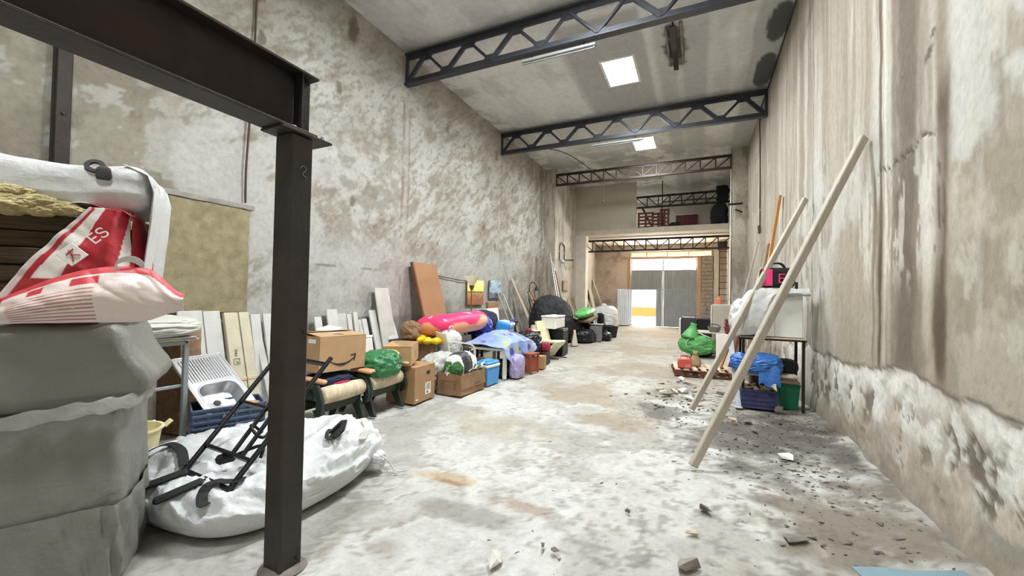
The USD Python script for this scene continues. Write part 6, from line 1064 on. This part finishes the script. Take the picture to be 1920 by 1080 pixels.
solo('offcut_board', 'short pale board standing under the rack edge', 'board', box(0.05, 0.10, 0.30, (0, 0, 0.15), 0.006), 'shelf_wood', (0.58, 6.98, 0.003)) ; solo('offcut_board', 'stone offcut standing against the green bin', 'stone', crumple(box(0.10, 0.05, 0.09, (0, 0, 0.045), 0.012), 0.01, 9), 'rock_grey', (1.04, 6.68, 0.003))

t = thing('pallet', 'wooden pallet with reddish front lying on the floor', 'pallet', (0.08, 9.35, 0.003), (0, 0, 7))
for k in range(7): part(t, 'slat', box(0.10, 0.90, 0.020, (-0.50+k*0.165, 0, 0.125), 0.003), 'pallet_wood', False)
for y in (-0.40, 0.0, 0.40): part(t, 'stringer', box(1.12, 0.09, 0.020, (0, y, 0.105), 0.003), 'pallet_red' if y < 0 else 'pallet_wood', False); part(t, 'runner', box(1.12, 0.10, 0.018, (0, y, 0.012), 0.003), 'pallet_red', False)
for x in (-0.50, 0.0, 0.50):
    for y in (-0.40, 0.0, 0.40): part(t, 'block', box(0.13, 0.10, 0.074, (x, y, 0.058), 0.004), 'pallet_red', False)
t = thing('jerrycan', 'faded red jerrycan lying on the wooden pallet', 'jerrycan', (-0.24, 9.02, 0.142), (0, 0, 5)); part(t, 'body', box(0.27, 0.19, 0.21, (0, 0, 0.105), 0.03), 'jerry_red', 40); part(t, 'handle', tube(spline([(-0.07, 0, 0.20), (-0.06, 0, 0.25), (0.03, 0, 0.25), (0.05, 0, 0.20)], 14), 0.012, 6), 'jerry_red', True); part(t, 'cap', move(trimesh.creation.cylinder(0.025, 0.04, sections=14), (0.10, 0, 0.22)), 'terracotta', 30)
t = thing('jute_sack', 'limp beige sack tied at the neck on the pallet behind the jerrycan', 'sack', (-0.04, 9.42, 0.142)); part(t, 'sack', lathe([(0, 0), (0.10, 0.0), (0.12, 0.06), (0.08, 0.18), (0.035, 0.25), (0.06, 0.31), (0.0, 0.30)], 18), 'jute', True); part(t, 'tie', move(trimesh.creation.torus(0.042, 0.01, major_sections=16, minor_sections=6), (0, 0, 0.25)), 'plank_brown', True)
for k, (l, a, b, w, mt) in enumerate((('orange brown board leaning on the rack side, front one', (0.42, 9.10, 0.142), (0.72, 9.35, 0.98), 0.22, 'orange_wood'), ('terracotta brown board leaning behind the orange one', (0.60, 9.50, 0.142), (0.85, 9.60, 1.02), 0.26, 'terracotta'))): pole('board', l, 'board', a, b, w, 0.03, mt, (0.2, 1, 0))
solo('white_board', 'pale grey white panel standing behind the pallet', 'panel', box(0.30, 0.04, 0.80, (0, 0, 0.40), 0.006), 'fridge_white', (0.52, 10.0, 0.003), (-6, 0, 0))
t = thing('pot_stack', 'stack of maroon plastic plant pots on the grey white panel box', 'pots', (0.66, 10.35, 0.78))
for k in range(3): part(t, 'pot', lathe([(0, 0), (0.085, 0), (0.115, 0.14), (0.125, 0.14), (0.125, 0.17), (0.11, 0.17), (0.08, 0.02), (0, 0.02)], 20, (0.008*k, 0, k*0.085)), 'pot_maroon', 30)
solo('plain_case', 'grey case behind the white panel carrying the maroon pots', 'case', box(0.36, 0.44, 0.775, (0, 0, 0.388), 0.015), 'cabinet_grey', (0.68, 10.40, 0.003))
t = thing('garden_table', 'low metal table carrying the green bag', 'table', (0.22, 12.4, 0)); part(t, 'top', box(0.85, 0.9, 0.03, (0, 0, 0.66), 0.006), 'plank_grey')
for sx, sy in ((-0.38, -0.40), (0.38, -0.40), (-0.38, 0.40), (0.38, 0.40)): part(t, 'leg', box(0.03, 0.03, 0.645, (sx, sy, 0.322), 0.004), 'dark_grey')
part(t, 'stretcher', box(0.76, 0.02, 0.02, (0, -0.40, 0.22), 0.003), 'plank_grey')
t = thing('garden_bag', 'big bright green bag slung in front of the low metal table', 'bag', (-0.03, 11.95, 0.22)); part(t, 'bag', blob(0.40, 0.20, 0.24, 121, 5, 0.12, 2.5, 0.12, 4, 2.2, False, 0.3), 'green_sack', True); part(t, 'neck', crumple(dense(move(turn(lathe([(0, -0.12), (0.24, -0.10), (0.20, 0.02), (0.11, 0.14), (0.07, 0.25), (0.085, 0.31), (0.0, 0.30)], 28), 14, (0, 1, 0)), (-0.13, 0.0, 0.27)), 0.08), 0.03, 6), 'green_sack', True)
ppos = UsdGeom.Xformable(t).GetOrderedXformOps()[0]; ppos.Set(Gf.Vec3d(-0.03, 11.95, 0.33)); part(t, 'strap', tube(spline([(-0.22, -0.20, -0.05), (-0.25, -0.21, 0.05), (-0.19, -0.22, 0.15)], 12), 0.014, 6), 'film_white', True); part(t, 'strap', tube(spline([(0.02, -0.10, 0.34), (0.2, -0.12, 0.27), (0.36, -0.06, 0.20)], 12), 0.016, 6), 'film_white', True)
solo('plastic_tub', 'black tub on the floor under the green bag', 'tub', lathe([(0, 0), (0.20, 0), (0.24, 0.30), (0.22, 0.30), (0.18, 0.02), (0, 0.02)], 22), 'black_strap', (0.16, 12.35, 0.003))
for k, (l, x, y, w, h) in enumerate((('black chest with a pale edge left of the green bag', -0.27, 14.1, 0.42, 0.98), ('black chest right of the pale edged one behind the green bag', 0.18, 14.3, 0.46, 0.95))):
    t = thing('black_chest', l, 'chest', (x, y, 0.003)); part(t, 'body', box(w, 0.5, h, (0, 0, h/2), 0.03), 'dark_grey' if k == 0 else 'black_cloth', 30)
    if k == 0: part(t, 'edge', box(0.06, 0.5, h*0.55, (-w/2-0.04, 0, h*0.68), 0.02), 'fridge_white')
t = thing('tall_cabinet', 'dull grey tall cabinet by the right pilaster', 'cabinet', (0.66, 13.3, 0.003)); part(t, 'body', box(0.55, 0.55, 1.42, (0, 0, 0.71), 0.012), 'parapet_paint'); part(t, 'door', box(0.51, 0.02, 1.36, (0, -0.28, 0.71), 0.006), 'parapet_paint'); part(t, 'open_leaf', box(0.02, 0.30, 0.80, (-0.31, -0.1, 1.00), 0.006), 'dark_grey'); part(t, 'leaf_edge', box(0.03, 0.02, 0.80, (-0.31, -0.26, 1.00), 0.004), 'white_plastic')
t = thing('lantern', 'orange lantern standing on the tall grey cabinet', 'lantern', (0.55, 13.25, 1.425)); part(t, 'body', lathe([(0, 0), (0.065, 0), (0.075, 0.03), (0.075, 0.15), (0.03, 0.19), (0, 0.19)], 18), 'orange_lantern', 30); part(t, 'cap', lathe([(0, 0.185), (0.04, 0.19), (0.02, 0.23), (0, 0.235)], 16), 'orange_lantern', 30)
t = thing('basket', 'dark grey basket on the low metal table', 'basket', (0.40, 12.25, 0.677)); part(t, 'body', lathe([(0, 0), (0.12, 0), (0.17, 0.14), (0.16, 0.14), (0.11, 0.015), (0, 0.015)], 22), 'cabinet_grey', 30); part(t, 'handle', tube(spline([(-0.16, 0, 0.13), (-0.08, 0, 0.20), (0.08, 0, 0.20), (0.16, 0, 0.13)], 16), 0.012, 6), 'dark_grey', True)
t = thing('wall_ladder', 'steel ladder rising to the mezzanine by the far right wall', 'ladder', (1.10, 22.0, 0.003))
for x in (-0.18, 0.18): part(t, 'rail', box(0.035, 0.05, 4.4, (x, 0, 2.2), 0.005), 'dark_iron' if x < 0 else 'plank_grey')
for k in range(14): part(t, 'rung', tube([(-0.18, 0, 0.3+k*0.30), (0.18, 0, 0.3+k*0.30)], 0.014, 6), 'dark_iron', True)
solo('wall_box', 'dark meter box fixed above the ladder top', 'box', box(0.44, 0.2, 0.42, (0, 0, 0.21), 0.01), 'dark_wood', (1.06, 22.3, 4.02)) ; pole('pipe', 'white downpipe beside the ladder', 'pipe', (1.24, 21.6, 1.45), (1.24, 21.6, 4.4), 0.05, 0.05, 'white_slab', round_=True) if False else solo('pipe', 'white downpipe beside the steel ladder', 'pipe', tube([(0, 0, 0), (0, 0, 2.9)], 0.028, 8), 'white_slab', (1.265, 21.3, 1.5))
# wall fittings on the right
t = thing('wall_cable', 'dark cable with a socket running down the right wall', 'cable', (1.49, 12.6, 3.5)); part(t, 'cable', tube(spline([(0, -5.3, 3.3), (0, -3.2, 3.27), (0, -1.0, 3.26), (0, 0.1, 3.24), (0.0, 0.1, 2.4), (0, 0.0, 1.0), (0, 0, 0.0)], 70), 0.014, 5), 'cable_black', True); part(t, 'socket', box(0.05, 0.14, 0.22, (-0.02, 0, -0.02), 0.01), 'dark_grey')
t = thing('wall_bracket', 'rusty steel bracket sticking out of the right pilaster', 'bracket', (0.98, 15.5, 4.72)); part(t, 'arm', bar((0.35, 0.12, 0.14), (-0.10, -0.5, 0.0), 0.06, 0.05, (0, 0, 1)), 'dark_rust'); part(t, 'brace', bar((0.35, 0.12, -0.16), (0.12, -0.2, -0.12), 0.04, 0.04, (0, 0, 1)), 'dark_rust')
# lamps and cables under the ceiling
def fitting(label, x0, x1, y, z):
    t = thing('tube_light', label, 'light fitting', ((x0+x1)/2, y, z)); w = x1-x0
    part(t, 'housing', box(w, 0.10, 0.05, (0, 0, 0.055), 0.01), 'tube_white'); part(t, 'tube', tube([(-w/2+0.05, 0, 0.015), (w/2-0.05, 0, 0.015)], 0.018, 8), 'tube_white', True)
    for s in (-1, 1): part(t, 'end_cap', box(0.03, 0.05, 0.05, (s*(w/2-0.03), 0, 0.02), 0.006), 'tube_white'); part(t, 'hanger', box(0.015, 0.02, 0.10, (s*w*0.35, 0.0, 0.12), 0.003), 'dark_iron')
fitting('fluorescent tube fitting hanging under the nearest truss', -3.10, -1.68, 6.90, 5.96); fitting('fluorescent tube fitting hanging under the second truss', -2.90, -1.45, 11.60, 5.97)
solo('ceiling_cable', 'dark cable sagging from the second truss to the mezzanine truss', 'cable', tube(spline([(-4.35, 11.6, 6.15), (-4.1, 13.2, 6.45), (-3.75, 15.0, 6.40), (-3.5, 15.68, 6.12)], 40)-V(-3.9, 13.5, 6.1), 0.014, 5), 'cable_black', (-3.9, 13.5, 6.1))
t = thing('pendant', 'thin hanging rod with a lamp holder under the mezzanine truss', 'pendant', (-3.42, 15.66, 5.26)); part(t, 'rod', tube([(0, 0, 0.06), (0, 0, 0.88)], 0.014, 6), 'dark_grey', True); part(t, 'holder', lathe([(0, 0), (0.045, 0.01), (0.05, 0.05), (0.02, 0.09), (0, 0.09)], 14), 'dark_grey', 30)
t = thing('ceiling_joist', 'rusty steel joist laid bare in the ceiling between the trusses', 'joist', (-0.50, 8.85, 6.74)); part(t, 'web', box(0.02, 1.55, 0.10, (0, 0, 0.05), 0.003), 'dark_rust'); part(t, 'flange', box(0.10, 1.6, 0.02, (0, 0, 0.0), 0.003), 'dark_rust'); part(t, 'plaster_edge', crumple(box(0.06, 1.5, 0.06, (0.14, 0, 0.085), 0.015), 0.02, 6), 'rock_grey'); part(t, 'plaster_edge', crumple(box(0.05, 1.4, 0.06, (-0.13, 0.03, 0.085), 0.015), 0.02, 6), 'rock_grey')
# ---------------------------------------------------------------- on the mezzanine
def upright_pallet(label, x, w, h, y):
    t = thing('stacked_pallet', label, 'pallet', (x, y, 4.752), (-6, 0, 0))
    for k in range(5): part(t, 'slat', box(w, 0.022, 0.09, (0, -0.05, 0.08+k*(h-0.14)/4), 0.004), 'pallet_red', False)
    for s in (-1, 0, 1): part(t, 'stringer', box(0.08, 0.09, h, (s*(w/2-0.05), 0, h/2), 0.004), 'dark_wood', False)
upright_pallet('wooden pallet standing on the mezzanine next to the solid wall', -2.25, 0.72, 0.80, 19.35); upright_pallet('wooden pallet standing in the middle of the mezzanine pallets', -1.72, 0.60, 0.80, 19.6); upright_pallet('wooden pallet standing nearest the open mezzanine edge', -1.42, 0.42, 0.88, 19.25)
solo('dark_bag', 'dark bag lying on the mezzanine edge', 'bag', blob(0.22, 0.16, 0.12, 131, 4, 0.1), 'black_cloth', (-0.98, 19.2, 4.752))
w = struct('window_7'); part(w, 'frame', join(box(1.2, 0.06, 0.06, (-0.60, 23.24, 6.08), 0.006), box(0.06, 0.06, 0.70, (-1.17, 23.24, 5.76), 0.006)), 'white_slab')
for x in (-0.86, -0.34): part(w, 'shutter', box(0.50, 0.05, 0.60, (x, 23.24, 5.75), 0.01), 'maroon_wood')
t = thing('guard_rail', 'dark steel guard rail along the mezzanine opening', 'railing', (-1.50, 18.95, 4.752)); part(t, 'rail', tube([(0, 0, 1.12), (2.7, 0, 1.12)], 0.022, 6), 'dark_iron', True)
for x in (0.0, 2.68): part(t, 'post', tube([(x, 0, 0), (x, 0, 2.08 if x == 0 else 1.12)], 0.022, 6), 'dark_iron', True)
solo('dark_heap', 'dark shaggy heap at the right end of the mezzanine', 'heap', blob(0.30, 0.3, 0.55, 132, 4, 0.2, 3, 0.1), 'black_cloth', (0.80, 19.6, 4.752)); solo('hanging_cloth', 'dark cloth hanging at the right end over the mezzanine truss', 'cloth', crumple(gbox(0.5, 0.12, 0.7, (0, 0, 0.35), 0.05, e=0.1), 0.05, 4), 'black_cloth', (0.95, 20.25, 6.0))
solo('loose_post', 'dark slanting post behind the mezzanine pallets', 'post', bar((0, 0, 0), (-0.55, 0.1, 1.15), 0.10, 0.08, (0, 1, 0)), 'dark_iron', (-1.95, 20.0, 4.78)) 
t = thing('plastic_offcut', 'pale blue plastic sheet on the floor at the bottom right corner', 'plastic sheet', (1.14, 2.95, 0.045), (0, 0, 22)); part(t, 'sheet', crumple(gbox(0.62, 0.24, 0.012, (0, 0, 0.006), 0.004, e=0.06), 0.012, 7), 'pale_blue', True)
# ---------------------------------------------------------------- rubble on the floor
def rock(seed, sx, sy, sz):
    g = np.random.default_rng(seed); m = hull(g.normal(size=(14, 3))*V(sx, sy, sz)*0.30); m.apply_translation((0, 0, -m.vertices[:, 2].min()-0.003)); return m
ROCKS = [('white plaster lump on the floor near the bottom edge', 'rock_white', -1.06, 2.13, 0.10, 0.16, 0.05), ('grey brown stone at the bottom edge of the floor', 'rock_grey', -0.03, 2.58, 0.13, 0.08, 0.06), ('dark stone alone on the pale floor before the long plank', 'rock_dark', 0.055, 3.337, 0.10, 0.07, 0.05),
 ('dark stone chip nearest the centre of the pale floor', 'rock_dark', -0.45, 3.05, 0.04, 0.03, 0.02), ('flat brown chip on the floor below the dark stone', 'tile_shard', -0.02, 2.97, 0.10, 0.05, 0.02), ('flat dark brown piece on the floor by the right wall', 'rock_dark', 0.58, 3.20, 0.16, 0.09, 0.02), ('small dark stone left of the pair near the bottom', 'rock_dark', -0.86, 2.385, 0.05, 0.035, 0.025), ('small dark stone right of the pair near the bottom', 'rock_dark', -0.79, 2.37, 0.055, 0.035, 0.025),
 ('dark flat shard beside the foot of the second plank', 'rock_dark', 0.22, 5.85, 0.14, 0.05, 0.02), ('long dark piece of wood lying behind the long plank', 'rock_dark', 0.58, 5.98, 0.30, 0.08, 0.03), ('dark shard beside the long plank behind it', 'rock_dark', 0.62, 5.62, 0.16, 0.06, 0.02), ('tan brick fragment at the middle of the long plank', 'tile_shard', 0.42, 5.85, 0.12, 0.08, 0.06), ('white stone chunk at the foot of the right wall', 'rock_white', 0.85, 4.84, 0.14, 0.10, 0.05), ('small white pebble right of the bulk bag', 'rock_white', -2.38, 2.78, 0.045, 0.03, 0.02)]
for k, (l, mt, x, y, sx, sy, sz) in enumerate(ROCKS): solo('rubble_chunk', l, 'stone', rock(k+200, sx, sy, sz), mt, (x, y, 0.001), (0, 0, k*47), smooth=False)
PLACES = ['farthest left of the tile rubble before the pallet', 'left front of the tile rubble', 'middle of the tile rubble, flat', 'long one in the middle of the tile rubble', 'right of the middle of the tile rubble', 'second plank side of the tile rubble', 'nearest the second plank foot', 'lying closest to the pallet', 'pale one behind the tile rubble', 'at the right rear near the galvanised profile', 'leaning on another in the tile rubble', 'small one at the front of the tile rubble']
SH = [(-0.62, 7.35), (-0.42, 7.05), (-0.33, 7.25), (-0.20, 7.35), (0.03, 7.65), (0.0, 7.05), (-0.02, 6.55), (-0.30, 8.35), (-0.18, 8.15), (0.38, 7.4), (-0.50, 7.15), (-0.14, 6.9)]
for k, (pl_, (x, y)) in enumerate(zip(PLACES, SH)): solo('tile_shard', 'broken clay tile piece, '+pl_, 'tile', rock(k+300, 0.20+0.05*(k % 3), 0.11, 0.04+0.02*(k % 2)), ('tile_shard', 'rock_grey', 'tile_shard', 'rock_white')[k % 4], (x, y, 0.001), (8*(k % 3), 0, k*61), smooth=False)
usdkit.material(stage, '/World/Looks/grit', {"ge": ("geometry", {}), "r": ("rgb_ramp", {"ramp": [(0.0, tuple(lin((104, 98, 92)))), (0.35, tuple(lin((132, 125, 116)))), (0.6, tuple(lin((164, 155, 142)))), (0.8, tuple(lin((190, 172, 150)))), (1.0, tuple(lin((222, 218, 210))))]}), "p": ("principled_bsdf", {"roughness": 0.9})},
    [("ge.random_per_island", "r.fac"), ("r.color", "p.base_color")], surface="p.BSDF")
g = np.random.default_rng(77); spots = []
def scatter(n, fx, fy, smin, smax):
    for _ in range(n):
        x, y = fx(), fy()
        if x < 1.44: spots.append((x, y, smin+(smax-smin)*g.random()**3))
scatter(1300, lambda: g.normal(0.80, 0.42), lambda: g.normal(5.3, 0.9), 0.010, 0.055); scatter(420, lambda: g.normal(1.15, 0.28), lambda: g.uniform(2.8, 6.8), 0.010, 0.06); scatter(330, lambda: g.uniform(-1.6, 1.2), lambda: g.uniform(2.2, 8.5), 0.008, 0.035); scatter(220, lambda: g.normal(-0.2, 0.35), lambda: g.normal(7.2, 0.7), 0.01, 0.09); scatter(110, lambda: g.normal(-0.45, 0.2), lambda: g.normal(6.0, 0.3), 0.01, 0.05); scatter(120, lambda: g.uniform(-2.6, 0.5), lambda: g.uniform(8, 16), 0.008, 0.035)
sp = np.array(spots); FH = floor_h(sp[:, :1], sp[:, 1:2])[:, 0]; bits = []
for (x, y, s), fh in zip(spots, FH):
    q = hull(g.normal(size=(7, 3))*V(s, s*g.uniform(0.35, 0.8), s*0.3)*0.36); a = g.uniform(0, 2*PI); R_ = np.array([[math.cos(a), -math.sin(a), 0], [math.sin(a), math.cos(a), 0], [0, 0, 1]]); q.vertices = q.vertices@R_.T+V(x, y, 0); bits.append(trimesh.Trimesh(q.vertices+V(0, 0, fh-q.vertices[:, 2].min()-0.002), q.faces, process=False))
solo('rubble_grit', 'grit and small mortar chips scattered over the right half of the floor', 'rubble', join(*bits), 'grit', smooth=False, kind='stuff')
